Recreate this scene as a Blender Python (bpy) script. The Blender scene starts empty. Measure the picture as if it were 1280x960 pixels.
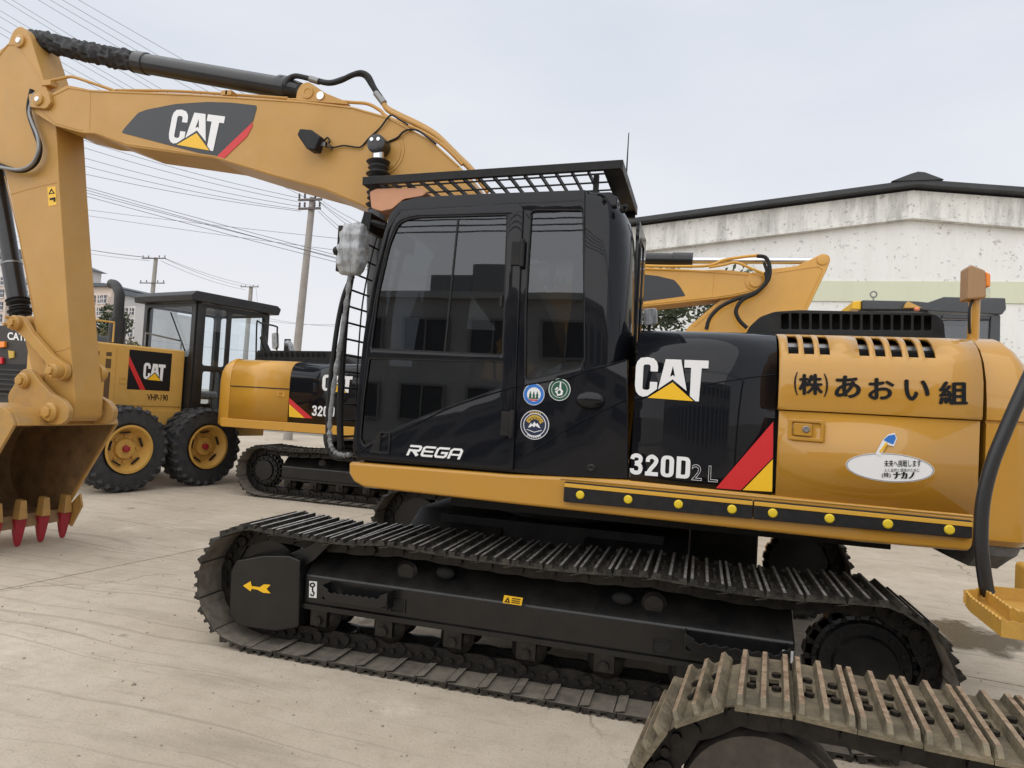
import bpy, bmesh, math, random
from math import sin, cos, pi, radians, sqrt, atan2
from mathutils import Vector, Matrix, noise
random.seed(7)
scene = bpy.context.scene
COL = scene.collection

# ------------------------------------------------------------------ camera
FPX, YAW, PITCH, ROLL, EYE = 846.1, .2752, .0302, .0565, 1.618
_w = Vector((-sin(YAW)*cos(PITCH), cos(YAW)*cos(PITCH), sin(PITCH)))
_r0 = Vector((cos(YAW), sin(YAW), 0)); _u0 = _r0.cross(_w)
_r = _r0*cos(ROLL)+_u0*sin(ROLL); _u = -_r0*sin(ROLL)+_u0*cos(ROLL)
cam_d = bpy.data.cameras.new('camera'); cam = bpy.data.objects.new('camera', cam_d); COL.objects.link(cam)
M = Matrix((( _r.x,_u.x,-_w.x),(_r.y,_u.y,-_w.y),(_r.z,_u.z,-_w.z))).to_4x4()
M.translation = (0, 0, EYE); cam.matrix_world = M
cam_d.sensor_fit = 'HORIZONTAL'; cam_d.sensor_width = 36; cam_d.lens = FPX/1280*36
cam_d.clip_start = .05; cam_d.clip_end = 2000
scene.camera = cam
scene.render.resolution_x = 1024; scene.render.resolution_y = 768
scene.view_settings.view_transform = 'Standard'; scene.view_settings.look = 'None'
scene.view_settings.exposure = 0.66; scene.view_settings.gamma = 1

def at(px, py, Y):
    d = _w+_r*((px-640)/FPX)-_u*((py-480)/FPX)
    return d/d.y*Y+Vector((0, 0, EYE))
def atd(px, py, depth):
    return (_w+_r*((px-640)/FPX)-_u*((py-480)/FPX))*depth+Vector((0, 0, EYE))
def gnd(px, py, z=0):
    d = _w+_r*((px-640)/FPX)-_u*((py-480)/FPX)
    return d*((z-EYE)/d.z)+Vector((0, 0, EYE))
def XZ(pts, Y):
    return [(at(x, y, Y).x, at(x, y, Y).z) for x, y in pts]

# ------------------------------------------------------------------ sky, sun
world = bpy.data.worlds.new('World'); scene.world = world; world.use_nodes = True
nt = world.node_tree; nt.nodes.clear()
N = nt.nodes.new; L = nt.links.new
out = N('ShaderNodeOutputWorld'); bg = N('ShaderNodeBackground'); bg2 = N('ShaderNodeBackground'); mixs = N('ShaderNodeMixShader')
sky = N('ShaderNodeTexSky'); sky.sky_type = 'NISHITA'; sky.sun_disc = False
SUN_EL, SUN_AZ = radians(47), radians(200)
sky.sun_elevation = SUN_EL; sky.sun_rotation = SUN_AZ
L(sky.outputs[0], bg.inputs[0]); bg.inputs[1].default_value = .07
tc = N('ShaderNodeTexCoord'); mp = N('ShaderNodeMapping'); mp.inputs['Scale'].default_value = (1, 1, 3.0)
L(tc.outputs['Generated'], mp.inputs[0])
nz = N('ShaderNodeTexNoise'); nz.inputs['Scale'].default_value = 1.6; nz.inputs['Detail'].default_value = 5; nz.inputs['Roughness'].default_value = .5
L(mp.outputs[0], nz.inputs['Vector'])
cr = N('ShaderNodeValToRGB'); cr.color_ramp.elements[0].position = .3; cr.color_ramp.elements[1].position = .72
cr.color_ramp.elements[0].color = (.66, .71, .79, 1); cr.color_ramp.elements[1].color = (.80, .82, .87, 1)
L(nz.outputs[0], cr.inputs[0])
# paler towards the horizon, as under a thin even overcast
sx = N('ShaderNodeSeparateXYZ'); L(tc.outputs['Generated'], sx.inputs[0])
mr = N('ShaderNodeMapRange'); mr.inputs[1].default_value = 0; mr.inputs[2].default_value = .42; mr.inputs[3].default_value = 1; mr.inputs[4].default_value = 0
L(sx.outputs[2], mr.inputs[0])
mx = N('ShaderNodeMix'); mx.data_type = 'RGBA'; mx.inputs[7].default_value = (.84, .83, .855, 1)
L(mr.outputs[0], mx.inputs[0]); L(cr.outputs[0], mx.inputs[6])
L(mx.outputs[2], bg2.inputs[0]); bg2.inputs[1].default_value = .68
mixs.inputs[0].default_value = .93
L(bg.outputs[0], mixs.inputs[1]); L(bg2.outputs[0], mixs.inputs[2]); L(mixs.outputs[0], out.inputs[0])
sun_d = bpy.data.lights.new('sun', 'SUN'); sun = bpy.data.objects.new('sun', sun_d); COL.objects.link(sun)
sun_d.energy = 1.5; sun_d.angle = radians(115); sun_d.color = (1, .97, .92)
# sun direction for Nishita: rotation measured clockwise from +Y
sd = Vector((sin(SUN_AZ)*cos(SUN_EL), cos(SUN_AZ)*cos(SUN_EL), sin(SUN_EL)))
sun.rotation_euler = (-sd).to_track_quat('-Z', 'Y').to_euler()

# ------------------------------------------------------------------ materials
def srgb(r, g, b):
    f = lambda c: ((c/255+.055)/1.055)**2.4 if c > 10 else c/255/12.92
    return (f(r), f(g), f(b), 1)
def mat(name, col, rough=.5, metal=0, coat=0, col2=None, scale=6, amt=.5, bump=0, bscale=60, spec=.5, coat_rough=.05, rvar=0, stretch=(1, 1, 1), thr=(.4, .65), wear=0):
    m = bpy.data.materials.new(name); m.use_nodes = True; t = m.node_tree; b = t.nodes['Principled BSDF']
    b.inputs['Base Color'].default_value = (*col[:3], 1); b.inputs['Roughness'].default_value = rough; b.inputs['Metallic'].default_value = metal
    b.inputs['Coat Weight'].default_value = coat; b.inputs['Coat Roughness'].default_value = coat_rough
    b.inputs['Specular IOR Level'].default_value = spec
    g = t.nodes.new('ShaderNodeNewGeometry'); mp = t.nodes.new('ShaderNodeMapping'); mp.inputs['Scale'].default_value = stretch
    t.links.new(g.outputs['Position'], mp.inputs[0])
    if col2 is not None:
        n = t.nodes.new('ShaderNodeTexNoise'); n.inputs['Scale'].default_value = scale; n.inputs['Detail'].default_value = 8; n.inputs['Roughness'].default_value = .65
        t.links.new(mp.outputs[0], n.inputs['Vector'])
        r = t.nodes.new('ShaderNodeMapRange'); r.inputs[1].default_value = thr[0]; r.inputs[2].default_value = thr[1]; r.inputs[4].default_value = amt
        t.links.new(n.outputs[0], r.inputs[0])
        x = t.nodes.new('ShaderNodeMix'); x.data_type = 'RGBA'; x.inputs[6].default_value = (*col[:3], 1); x.inputs[7].default_value = (*col2[:3], 1)
        t.links.new(r.outputs[0], x.inputs[0]); t.links.new(x.outputs[2], b.inputs['Base Color'])
        if rvar:
            q = t.nodes.new('ShaderNodeMath'); q.operation = 'MULTIPLY_ADD'; q.inputs[1].default_value = rvar; q.inputs[2].default_value = rough
            t.links.new(r.outputs[0], q.inputs[0]); t.links.new(q.outputs[0], b.inputs['Roughness'])
    if wear:                                     # settled dust, more on faces that look up, and fine scuffs
        src = b.inputs['Base Color'].links[0].from_socket if b.inputs['Base Color'].links else None
        sx = t.nodes.new('ShaderNodeSeparateXYZ'); t.links.new(g.outputs['Normal'], sx.inputs[0])
        up = t.nodes.new('ShaderNodeMapRange'); up.inputs[1].default_value = -.2; up.inputs[2].default_value = 1; up.inputs[3].default_value = .35; up.inputs[4].default_value = 1.6; t.links.new(sx.outputs[2], up.inputs[0])
        n1 = t.nodes.new('ShaderNodeTexNoise'); n1.inputs['Scale'].default_value = 4.5; n1.inputs['Detail'].default_value = 12; n1.inputs['Roughness'].default_value = .75; t.links.new(g.outputs['Position'], n1.inputs['Vector'])
        r1 = t.nodes.new('ShaderNodeMapRange'); r1.inputs[1].default_value = .42; r1.inputs[2].default_value = .78; r1.inputs[4].default_value = wear; t.links.new(n1.outputs[0], r1.inputs[0])
        m1 = t.nodes.new('ShaderNodeMath'); m1.operation = 'MULTIPLY'; m1.use_clamp = True; t.links.new(r1.outputs[0], m1.inputs[0]); t.links.new(up.outputs[0], m1.inputs[1])
        sm = t.nodes.new('ShaderNodeMapping'); sm.inputs['Scale'].default_value = (3, 3, 90); sm.inputs['Rotation'].default_value = (.3, .5, 0); t.links.new(g.outputs['Position'], sm.inputs[0])
        n2 = t.nodes.new('ShaderNodeTexNoise'); n2.inputs['Scale'].default_value = 1.5; n2.inputs['Detail'].default_value = 3; t.links.new(sm.outputs[0], n2.inputs['Vector'])
        r2 = t.nodes.new('ShaderNodeMapRange'); r2.inputs[1].default_value = .70; r2.inputs[2].default_value = .76; r2.inputs[4].default_value = wear*.6; t.links.new(n2.outputs[0], r2.inputs[0])
        ad = t.nodes.new('ShaderNodeMath'); ad.operation = 'ADD'; ad.use_clamp = True; t.links.new(m1.outputs[0], ad.inputs[0]); t.links.new(r2.outputs[0], ad.inputs[1])
        x = t.nodes.new('ShaderNodeMix'); x.data_type = 'RGBA'; x.inputs[6].default_value = (*col[:3], 1); x.inputs[7].default_value = (.34, .29, .22, 1)
        if src: t.links.new(src, x.inputs[6])
        t.links.new(ad.outputs[0], x.inputs[0]); t.links.new(x.outputs[2], b.inputs['Base Color'])
        q = t.nodes.new('ShaderNodeMath'); q.operation = 'MULTIPLY_ADD'; q.inputs[1].default_value = .7; q.inputs[2].default_value = coat_rough; t.links.new(ad.outputs[0], q.inputs[0]); t.links.new(q.outputs[0], b.inputs['Coat Roughness'])
    if bump:
        n = t.nodes.new('ShaderNodeTexNoise'); n.inputs['Scale'].default_value = bscale; n.inputs['Detail'].default_value = 4
        t.links.new(mp.outputs[0], n.inputs['Vector'])
        bn = t.nodes.new('ShaderNodeBump'); bn.inputs['Strength'].default_value = bump; bn.inputs['Distance'].default_value = .01
        t.links.new(n.outputs[0], bn.inputs['Height']); t.links.new(bn.outputs[0], b.inputs['Normal'])
        if coat and bscale < 20: t.links.new(bn.outputs[0], b.inputs['Coat Normal'])
    return m
YEL = (.50, .245, .022); YEL2 = (.40, .20, .035)
m_yel = mat('yellow_paint', YEL, .5, coat=.95, col2=(.45, .225, .025), scale=2.2, amt=.6, bump=.06, bscale=3.0, coat_rough=.04, wear=.10, spec=.3)
m_arm = mat('arm_yellow_paint', (.52, .285, .068), .5, coat=.2, col2=(.46, .245, .05), scale=2.5, amt=.7, bump=.10, bscale=9, coat_rough=.22, wear=.24, spec=.35)
m_bkt = mat('bucket_paint', (.48, .265, .065), .5, coat=.1, col2=(.30, .18, .07), scale=9, amt=.5, bump=.2, bscale=30, wear=.3)
m_bin = mat('bucket_inside_steel', (.30, .175, .075), .6, wear=.3, col2=(.14, .085, .04), scale=7, amt=.8, bump=.25, bscale=35)
m_blk = mat('black_gloss_paint', (.0035, .0045, .0075), .6, coat=.62, coat_rough=.02, col2=(.006, .006, .008), scale=5, amt=.5, bump=.05, bscale=2.2, spec=.05, wear=.018)
m_bsat = mat('black_satin_paint', (.0075, .0075, .0085), .42, spec=.25, wear=.06, col2=(.022, .021, .02), scale=8, amt=.6, bump=.1, bscale=40, rvar=.15)
m_cyl = mat('cylinder_black_paint', (.008, .008, .010), .4, coat=.5, coat_rough=.08, spec=.3, wear=.08)
m_rub = mat('black_rubber', (.010, .010, .011), .55, spec=.3, col2=(.03, .028, .026), scale=20, amt=.4, bump=.1)
m_boot = mat('crumpled_black_cloth', (.013, .013, .015), .6, bump=.6, bscale=70, col2=(.03, .03, .032), scale=50)
m_frm = mat('track_frame_black', (.0055, .0055, .006), .38, spec=.3, wear=.05, coat=.45, coat_rough=.16, col2=(.013, .012, .011), scale=5, amt=.45, bump=.15, bscale=30, rvar=.25, thr=(.5, .75))
m_worn = mat('worn_bright_edge', (.46, .44, .41), .40, metal=.5, col2=(.10, .09, .08), scale=24, amt=.8, bump=.3, bscale=80)
m_dust = mat('dusty_inner_plate', (.19, .165, .13), .7, col2=(.07, .06, .05), scale=10, amt=.7, bump=.3, bscale=50)
m_wornB = mat('worn_tan_edge', (.36, .27, .18), .5, metal=.2, col2=(.15, .085, .05), scale=26, amt=.9, bump=.5, bscale=90)
m_shoe = mat('track_steel', (.022, .021, .019), .5, metal=.3, spec=.4, col2=(.085, .073, .058), scale=14, amt=.75, bump=.45, bscale=60, rvar=.25)
m_shoeB = mat('worn_track_steel', (.115, .095, .062), .62, metal=.15, col2=(.24, .195, .125), scale=11, amt=.9, bump=.7, bscale=75, rvar=.1)
m_link = mat('greasy_chain_steel', (.014, .013, .012), .42, metal=.4, col2=(.04, .033, .028), scale=18, amt=.6, bump=.35, bscale=60)
m_steel = mat('bright_steel', (.62, .62, .62), .25, metal=1)
m_dst = mat('dull_steel', (.25, .25, .25), .45, metal=.8)
m_white = mat('white_vinyl', (.80, .80, .80), .35)
m_red = mat('red_vinyl', (.60, .018, .022), .35)
m_yv = mat('yellow_vinyl', (.86, .50, .015), .35)
m_dv = mat('dark_vinyl', (.028, .031, .036), .4)
m_kv = mat('black_vinyl', (.006, .006, .007), .5, spec=.25)
m_yb = mat('yellow_button_rubber', (.72, .52, .02), .5)
m_ys = mat('yellow_stripe_rubber', (.65, .36, .04), .45)
m_tooth = mat('red_tooth_paint', (.36, .018, .03), .42, col2=(.20, .02, .03), scale=25, amt=.6, bump=.2)
m_tan = mat('tan_visor_plastic', (.56, .27, .15), .5, col2=(.46, .22, .12), scale=10, amt=.4)
m_amber = mat('amber_lens', (.9, .26, .02), .2)
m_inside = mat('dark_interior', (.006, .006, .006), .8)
m_seat = mat('seat_cloth', (.03, .03, .035), .8)
m_tyre = mat('tyre_rubber', (.022, .023, .027), .7, col2=(.06, .058, .055), scale=9, amt=.6, bump=.3, bscale=60)
m_conc = mat('pole_concrete', (.34, .31, .28), .85, col2=(.25, .23, .21), scale=4, amt=.7, bump=.2)
m_grey = mat('cast_grey', (.16, .155, .145), .8, col2=(.09, .085, .08), scale=14, amt=.8, bump=.6, bscale=40)
m_blue = mat('blue_print', (.03, .17, .55), .4)
m_green = mat('green_print', (.012, .085, .05), .4)
m_navy = mat('navy_print', (.012, .02, .06), .4)
m_gold = mat('gold_print', (.55, .36, .05), .4)
m_mir = mat('mirror_glass', (.8, .8, .8), .03, metal=1)
m_wire = mat('power_cable', (.16, .16, .17), .6)
def glass(name, tint, ior=1.9):
    m = bpy.data.materials.new(name); m.use_nodes = True; t = m.node_tree; t.nodes.clear()
    o = t.nodes.new('ShaderNodeOutputMaterial'); a = t.nodes.new('ShaderNodeBsdfTransparent'); g = t.nodes.new('ShaderNodeBsdfGlossy')
    a.inputs[0].default_value = (*tint, 1); g.inputs['Roughness'].default_value = .012; g.inputs[0].default_value = (.92, .95, 1, 1)
    f = t.nodes.new('ShaderNodeFresnel'); gg = t.nodes.new('ShaderNodeNewGeometry'); mi = t.nodes.new('ShaderNodeMapRange'); mi.inputs[3].default_value = ior; mi.inputs[4].default_value = 1/ior; t.links.new(gg.outputs['Backfacing'], mi.inputs[0]); t.links.new(mi.outputs[0], f.inputs[0]); x = t.nodes.new('ShaderNodeMixShader')
    n = t.nodes.new('ShaderNodeTexNoise'); n.inputs['Scale'].default_value = 2.5
    bn = t.nodes.new('ShaderNodeBump'); bn.inputs['Strength'].default_value = .02; bn.inputs['Distance'].default_value = .01
    t.links.new(n.outputs[0], bn.inputs['Height']); t.links.new(bn.outputs[0], g.inputs['Normal'])
    t.links.new(f.outputs[0], x.inputs[0]); t.links.new(a.outputs[0], x.inputs[1]); t.links.new(g.outputs[0], x.inputs[2]); t.links.new(x.outputs[0], o.inputs[0])
    return m
m_glass = glass('tinted_cab_glass', (.17, .18, .19), 1.74)
m_clear = glass('clear_cab_glass', (.93, .95, .96), 1.35)
m_plas = mat('crinkled_plastic_wrap', (.36, .37, .385), .25, coat=.7, col2=(.17, .18, .19), scale=14, amt=.8, bump=.8, bscale=26, thr=(.45, .6), stretch=(2.2, 1, .7))

m_plas2 = mat('grey_tape_wrap', (.20, .205, .21), .35, coat=.4, col2=(.09, .09, .095), scale=40, amt=.8, bump=.8, bscale=60)
# ------------------------------------------------------------------ builders
WL = {}                                   # build-space location of every object used as a parent
def wl(o): return WL.get(o.name, Vector((0, 0, 0))) if o else Vector((0, 0, 0))
def thing(name, label, cat, loc=(0, 0, 0), group=None):
    o = bpy.data.objects.new(name, None); COL.objects.link(o); o.empty_display_size = .3
    o.location = loc; WL[o.name] = Vector(loc); o['label'] = label; o['category'] = cat
    if group: o['group'] = group
    return o
def tag(o, label=None, cat=None, group=None, kind=None):
    for k, v in (('label', label), ('category', cat), ('group', group), ('kind', kind)):
        if v: o[k] = v
    return o
class G:
    def __init__(s): s.v = []; s.f = []; s.m = []; s.k = 0
    def add(s, v, f):
        n = len(s.v); s.v += [tuple(p) for p in v]; s.f += [tuple(i+n for i in q) for q in f]; s.m += [s.k]*len(f); return s
    def box(s, x0, x1, y0, y1, z0, z1):
        v = [(x, y, z) for x in (x0, x1) for y in (y0, y1) for z in (z0, z1)]
        return s.add(v, [(0, 1, 3, 2), (4, 6, 7, 5), (0, 4, 5, 1), (2, 3, 7, 6), (0, 2, 6, 4), (1, 5, 7, 3)])
    def bar(s, a, b, w, h, up=(0, 0, 1)):
        a = Vector(a); b = Vector(b); d = (b-a).normalized(); up = Vector(up)
        if abs(d.dot(up)) > .98: up = Vector((1, 0, 0))
        sd = d.cross(up).normalized()*w/2; u = sd.cross(d).normalized()*h/2
        v = [p+i*sd+j*u for p in (a, b) for i in (-1, 1) for j in (-1, 1)]
        return s.add(v, [(0, 1, 3, 2), (4, 6, 7, 5), (0, 4, 5, 1), (2, 3, 7, 6), (0, 2, 6, 4), (1, 5, 7, 3)])
    def prism(s, poly, y0, y1):                 # polygon in X,Z extruded in Y
        n = len(poly); v = [(x, y0, z) for x, z in poly]+[(x, y1, z) for x, z in poly]
        return s.add(v, [tuple(range(n)), tuple(range(2*n-1, n-1, -1))]+[(i, (i+1) % n, n+(i+1) % n, n+i) for i in range(n)])
    def prismx(s, poly, x0, x1):                # polygon in Y,Z extruded in X
        n = len(poly); v = [(x0, y, z) for y, z in poly]+[(x1, y, z) for y, z in poly]
        return s.add(v, [tuple(range(n)), tuple(range(2*n-1, n-1, -1))]+[(i, (i+1) % n, n+(i+1) % n, n+i) for i in range(n)])
    def prismz(s, poly, z0, z1):
        n = len(poly); v = [(x, y, z0) for x, y in poly]+[(x, y, z1) for x, y in poly]
        return s.add(v, [tuple(range(n)), tuple(range(2*n-1, n-1, -1))]+[(i, (i+1) % n, n+(i+1) % n, n+i) for i in range(n)])
    def tube(s, pts, r, n=8, cap=True):
        pts = [Vector(p) for p in pts]; rs = r if isinstance(r, (list, tuple)) else [r]*len(pts)
        v = []; f = []; ref = None
        for i, p in enumerate(pts):
            d = (pts[min(i+1, len(pts)-1)]-pts[max(i-1, 0)]).normalized()
            if ref is None:
                ref = Vector((0, 0, 1)) if abs(d.z) < .9 else Vector((1, 0, 0))
            a = (ref-d*ref.dot(d)).normalized(); ref = a; b = d.cross(a)
            v += [p+(a*cos(2*pi*k/n)+b*sin(2*pi*k/n))*rs[i] for k in range(n)]
        for i in range(len(pts)-1):
            for k in range(n): f.append((i*n+k, i*n+(k+1) % n, (i+1)*n+(k+1) % n, (i+1)*n+k))
        if cap: f += [tuple(range(n-1, -1, -1)), tuple(range((len(pts)-1)*n, len(pts)*n))]
        return s.add(v, f)
    def cyl(s, a, b, r, n=20, r2=None): return s.tube([a, b], [r, r if r2 is None else r2], n)
    def lathe(s, c, axis, prof, n=32):          # prof: (distance along axis, radius)
        c = Vector(c); ax = Vector(axis).normalized()
        return s.tube2([c+ax*t for t, _ in prof], [q for _, q in prof], ax, n)
    def tube2(s, pts, rs, ax, n):
        ref = Vector((0, 0, 1)) if abs(ax.z) < .9 else Vector((1, 0, 0)); a = (ref-ax*ref.dot(ax)).normalized(); b = ax.cross(a)
        v = []; f = []
        for p, q in zip(pts, rs): v += [p+(a*cos(2*pi*k/n)+b*sin(2*pi*k/n))*max(q, 1e-4) for k in range(n)]
        for i in range(len(pts)-1):
            for k in range(n): f.append((i*n+k, i*n+(k+1) % n, (i+1)*n+(k+1) % n, (i+1)*n+k))
        f += [tuple(range(n-1, -1, -1)), tuple(range((len(pts)-1)*n, len(pts)*n))]
        return s.add(v, f)
    def ball(s, c, rx, ry=None, rz=None, n=16, m=10):
        ry = ry or rx; rz = rz or rx; c = Vector(c); v = []; f = []
        for i in range(m+1):
            t = pi*i/m
            for k in range(n): v.append((c.x+rx*sin(t)*cos(2*pi*k/n), c.y+ry*sin(t)*sin(2*pi*k/n), c.z+rz*cos(t)))
        for i in range(m):
            for k in range(n): f.append((i*n+k, i*n+(k+1) % n, (i+1)*n+(k+1) % n, (i+1)*n+k))
        return s.add(v, f)
    def mesh(s, name, mats, off=Vector((0, 0, 0)), ang=35):
        me = bpy.data.meshes.new(name); me.from_pydata([(p[0]-off.x, p[1]-off.y, p[2]-off.z) for p in s.v], [], s.f)
        for mm in (mats if isinstance(mats, (list, tuple)) else [mats]): me.materials.append(mm)
        me.polygons.foreach_set('material_index', s.m)
        b = bmesh.new(); b.from_mesh(me); bmesh.ops.recalc_face_normals(b, faces=b.faces); b.to_mesh(me); b.free()
        me.polygons.foreach_set('use_smooth', [True]*len(me.polygons)); me.set_sharp_from_angle(angle=radians(ang)); me.update()
        return me
    def obj(s, name, mats, parent=None, bevel=0, seg=2, kind=None, label=None, ang=35):
        lo = [min(p[i] for p in s.v) for i in range(3)]; hi = [max(p[i] for p in s.v) for i in range(3)]
        c = Vector([(a+b)/2 for a, b in zip(lo, hi)])
        if parent is None: c.z = lo[2]
        o = bpy.data.objects.new(name, s.mesh(name, mats, c, ang)); return fin(o, c, parent, bevel, seg, kind, label)
def fin(o, c, parent, bevel=0, seg=2, kind=None, label=None):
    COL.objects.link(o); o.parent = parent; o.location = c-wl(parent); WL[o.name] = c.copy()
    if bevel:
        b = o.modifiers.new('bevel', 'BEVEL'); b.width = bevel; b.segments = seg; b.limit_method = 'ANGLE'; b.angle_limit = radians(35); b.harden_normals = True
    if kind: o['kind'] = kind
    if label: o['label'] = label
    return o
def rpoly(pts, r, n=5):                          # rounded polygon
    o = []; k = len(pts); rr = r if isinstance(r, (list, tuple)) else [r]*k
    for i in range(k):
        p = Vector(pts[i]); a = Vector(pts[i-1])-p; b = Vector(pts[(i+1) % k])-p
        q = min(rr[i], a.length*.48, b.length*.48)
        if q <= 1e-5: o.append(tuple(p)); continue
        A = p+a.normalized()*q; B = p+b.normalized()*q
        for j in range(n+1):
            t = j/n; o.append(tuple(A*(1-t)**2+p*2*t*(1-t)+B*t*t))
    return o
def curve_mesh(polys, thick, bev=0, name='plate'):  # polygons with holes (u,v) -> mesh with w = thickness centred on 0
    cu = bpy.data.curves.new(name, 'CURVE'); cu.dimensions = '2D'; cu.fill_mode = 'BOTH'
    cu.extrude = max(thick/2-bev, 0); cu.bevel_depth = bev; cu.bevel_resolution = 2
    if bev: cu.offset = -bev
    for p in polys:
        s = cu.splines.new('POLY'); s.points.add(len(p)-1); s.use_cyclic_u = True
        for q, (u, v) in zip(s.points, p): q.co = (u, v, 0, 1)
    return conv(cu)
def conv(cu):
    o = bpy.data.objects.new('tmp', cu); COL.objects.link(o); dg = bpy.context.evaluated_depsgraph_get()
    me = bpy.data.meshes.new_from_object(o.evaluated_get(dg)); bpy.data.objects.remove(o); bpy.data.curves.remove(cu); return me
def finish_mesh(me, name, m, ang=35):
    me.name = name; me.materials.clear(); me.materials.append(m)
    b = bmesh.new(); b.from_mesh(me); bmesh.ops.remove_doubles(b, verts=b.verts, dist=1e-5); bmesh.ops.recalc_face_normals(b, faces=b.faces); b.to_mesh(me); b.free()
    me.polygons.foreach_set('use_smooth', [True]*len(me.polygons)); me.polygons.foreach_set('material_index', [0]*len(me.polygons)); me.set_sharp_from_angle(angle=radians(ang)); me.update()
def center(me):
    lo = [min(v.co[i] for v in me.vertices) for i in range(3)]; hi = [max(v.co[i] for v in me.vertices) for i in range(3)]
    c = Vector([(a+b)/2 for a, b in zip(lo, hi)]); me.transform(Matrix.Translation(-c)); return c
def plate(name, outer, holes, y0, y1, m, parent, bev=0, kind=None, label=None):   # in the X,Z plane between Y=y0 and Y=y1
    me = curve_mesh([outer]+list(holes), y1-y0, bev)
    me.transform(Matrix(((1, 0, 0, 0), (0, 0, -1, (y0+y1)/2), (0, 1, 0, 0), (0, 0, 0, 1))))
    finish_mesh(me, name, m); c = center(me)
    o = bpy.data.objects.new(name, me); return fin(o, c, parent, kind=kind, label=label)
def frame_of(O, R, U, Y): return at(*O, Y), at(*R, Y), at(*U, Y)
def place_flat(me, name, m, parent, O, ex, ey, lift, label=None):      # maps (u,v,w) to O+u*ex+v*ey, lifted towards -Y
    n = Vector(ex).cross(Vector(ey)).normalized()
    if n.y > 0: n = -n
    for v in me.vertices:
        u, w, t = v.co; v.co = O+ex*u+ey*w+n*(lift+t)
    finish_mesh(me, name, m); c = center(me)
    o = bpy.data.objects.new(name, me); return fin(o, c, parent, label=label)
def decal(name, polys, m, parent, F, lift=.002, t=.0012, label=None):
    O, R, U = F; return place_flat(curve_mesh(polys, t), name, m, parent, O, R-O, U-O, lift, label)
def pxdecal(name, polys, m, parent, Y, lift=.002, t=.0012, label=None):
    return decal(name, [XZ(p, Y) for p in polys], m, parent, (Vector((0, Y, 0)), Vector((1, Y, 0)), Vector((0, Y, 1))), lift, t, label)
def text_mesh(s, bold=0, shear=0, spacing=1, outline=0):
    cu = bpy.data.curves.new('t', 'FONT'); cu.body = s; cu.size = 1; cu.shear = shear; cu.space_character = spacing; cu.offset = bold; cu.resolution_u = 4
    cu.extrude = .0001
    if outline: cu.fill_mode = 'NONE'; cu.bevel_depth = outline; cu.bevel_resolution = 0; cu.extrude = 0
    me = conv(cu)
    if len(me.vertices) == 0: return None
    lo = [min(v.co[i] for v in me.vertices) for i in (0, 1)]; hi = [max(v.co[i] for v in me.vertices) for i in (0, 1)]
    for v in me.vertices: v.co = ((v.co.x-lo[0])/(hi[0]-lo[0]), (v.co.y-lo[1])/(hi[1]-lo[1]), v.co.z*.3)
    return me
def text(name, s, m, parent, F, lift=.003, bold=0, shear=0, spacing=1, outline=0, label=None):
    me = text_mesh(s, bold, shear, spacing, outline)
    if me is None: return None
    O, R, U = F; return place_flat(me, name, m, parent, O, R-O, U-O, lift, label)
def heavy(name, ch, m, parent, F, k=.02, lift=.003):
    O, R, U = F; ex = R-O; ey = U-O
    for i, (a, b) in enumerate(((0, 0), (k, 0), (-k, 0), (0, k*.7), (0, -k*.7))):
        me = text_mesh(ch)
        if i == 0: allv = []; allf = []
        n0 = len(allv); allv += [(v.co.x*(1-2*k)+k+a, v.co.y*(1-2*k)+k+b, v.co.z*.2+i*.0003) for v in me.vertices]; allf += [tuple(q+n0 for q in p.vertices) for p in me.polygons]
    me = bpy.data.meshes.new(name); me.from_pydata(allv, [], allf)
    return place_flat(me, name, m, parent, O, ex, ey, lift)
def nrm(pts): return [((x-140)/392, (885-y)/221) for x, y in pts]
CAT_C = nrm([(262,740),(262,712),(256,690),(238,671),(202,664),(165,670),(147,690),(140,715),(140,820),(147,850),(163,870),(186,878),(212,872),(262,834),(262,796),(222,796),(222,832),(214,840),(190,840),(182,832),(182,712),(190,704),(214,704),(222,712),(222,740)])
CAT_A = nrm([(302,672),(386,672),(423,836),(345,778),(268,834)]); CAT_AH = nrm([(343,706),(357,764),(345,756),(330,765)])
CAT_T = nrm([(404,672),(532,672),(532,713),(497,713),(490,888),(472,888),(441,862),(441,713),(404,713)])
CAT_TRI = nrm([(345,794),(462,888),(214,882)])
def cat_logo(parent, F, lift=.003):
    for p in ([CAT_C], [CAT_A, CAT_AH], [CAT_T]): decal('logo_letter', p, m_white, parent, F, lift)
    decal('logo_triangle', [CAT_TRI], m_yv, parent, F, lift)
def fr(O, R, U, Y): return frame_of(O, R, U, Y)
def smooth_path(pts, n=6):                       # Catmull-Rom
    pts = [Vector(p) for p in pts]; P = [pts[0]]+pts+[pts[-1]]; o = []
    for i in range(1, len(P)-2):
        for k in range(n):
            t = k/n; a, b, c, d = P[i-1:i+3]
            o.append(.5*((2*b)+(c-a)*t+(2*a-5*b+4*c-d)*t*t+(3*b-a-3*c+d)*t**3))
    return o+[pts[-1]]
def hose(name, pts, r, m, parent, n=6, seg=8, **kw): return G().tube(smooth_path(pts, n), r, seg).obj(name, m, parent, **kw)
def ribbon(pts, w):                              # centreline -> mitred outline
    P = [Vector(p) for p in pts]; l = []; r = []
    for i, p in enumerate(P):
        a = (P[i]-P[i-1]).normalized() if i else (P[1]-P[0]).normalized(); b = (P[i+1]-P[i]).normalized() if i < len(P)-1 else a
        n = Vector((-a.y-b.y, a.x+b.x)).normalized(); k = w/2/max(.35, n.dot(Vector((-a.y, a.x)))); l.append(tuple(p+n*k)); r.append(tuple(p-n*k))
    return l+r[::-1]
def sm2(pts, n=6): return [(p.x, p.y) for p in smooth_path([Vector((x, y, 0)) for x, y in pts], n)]
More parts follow.
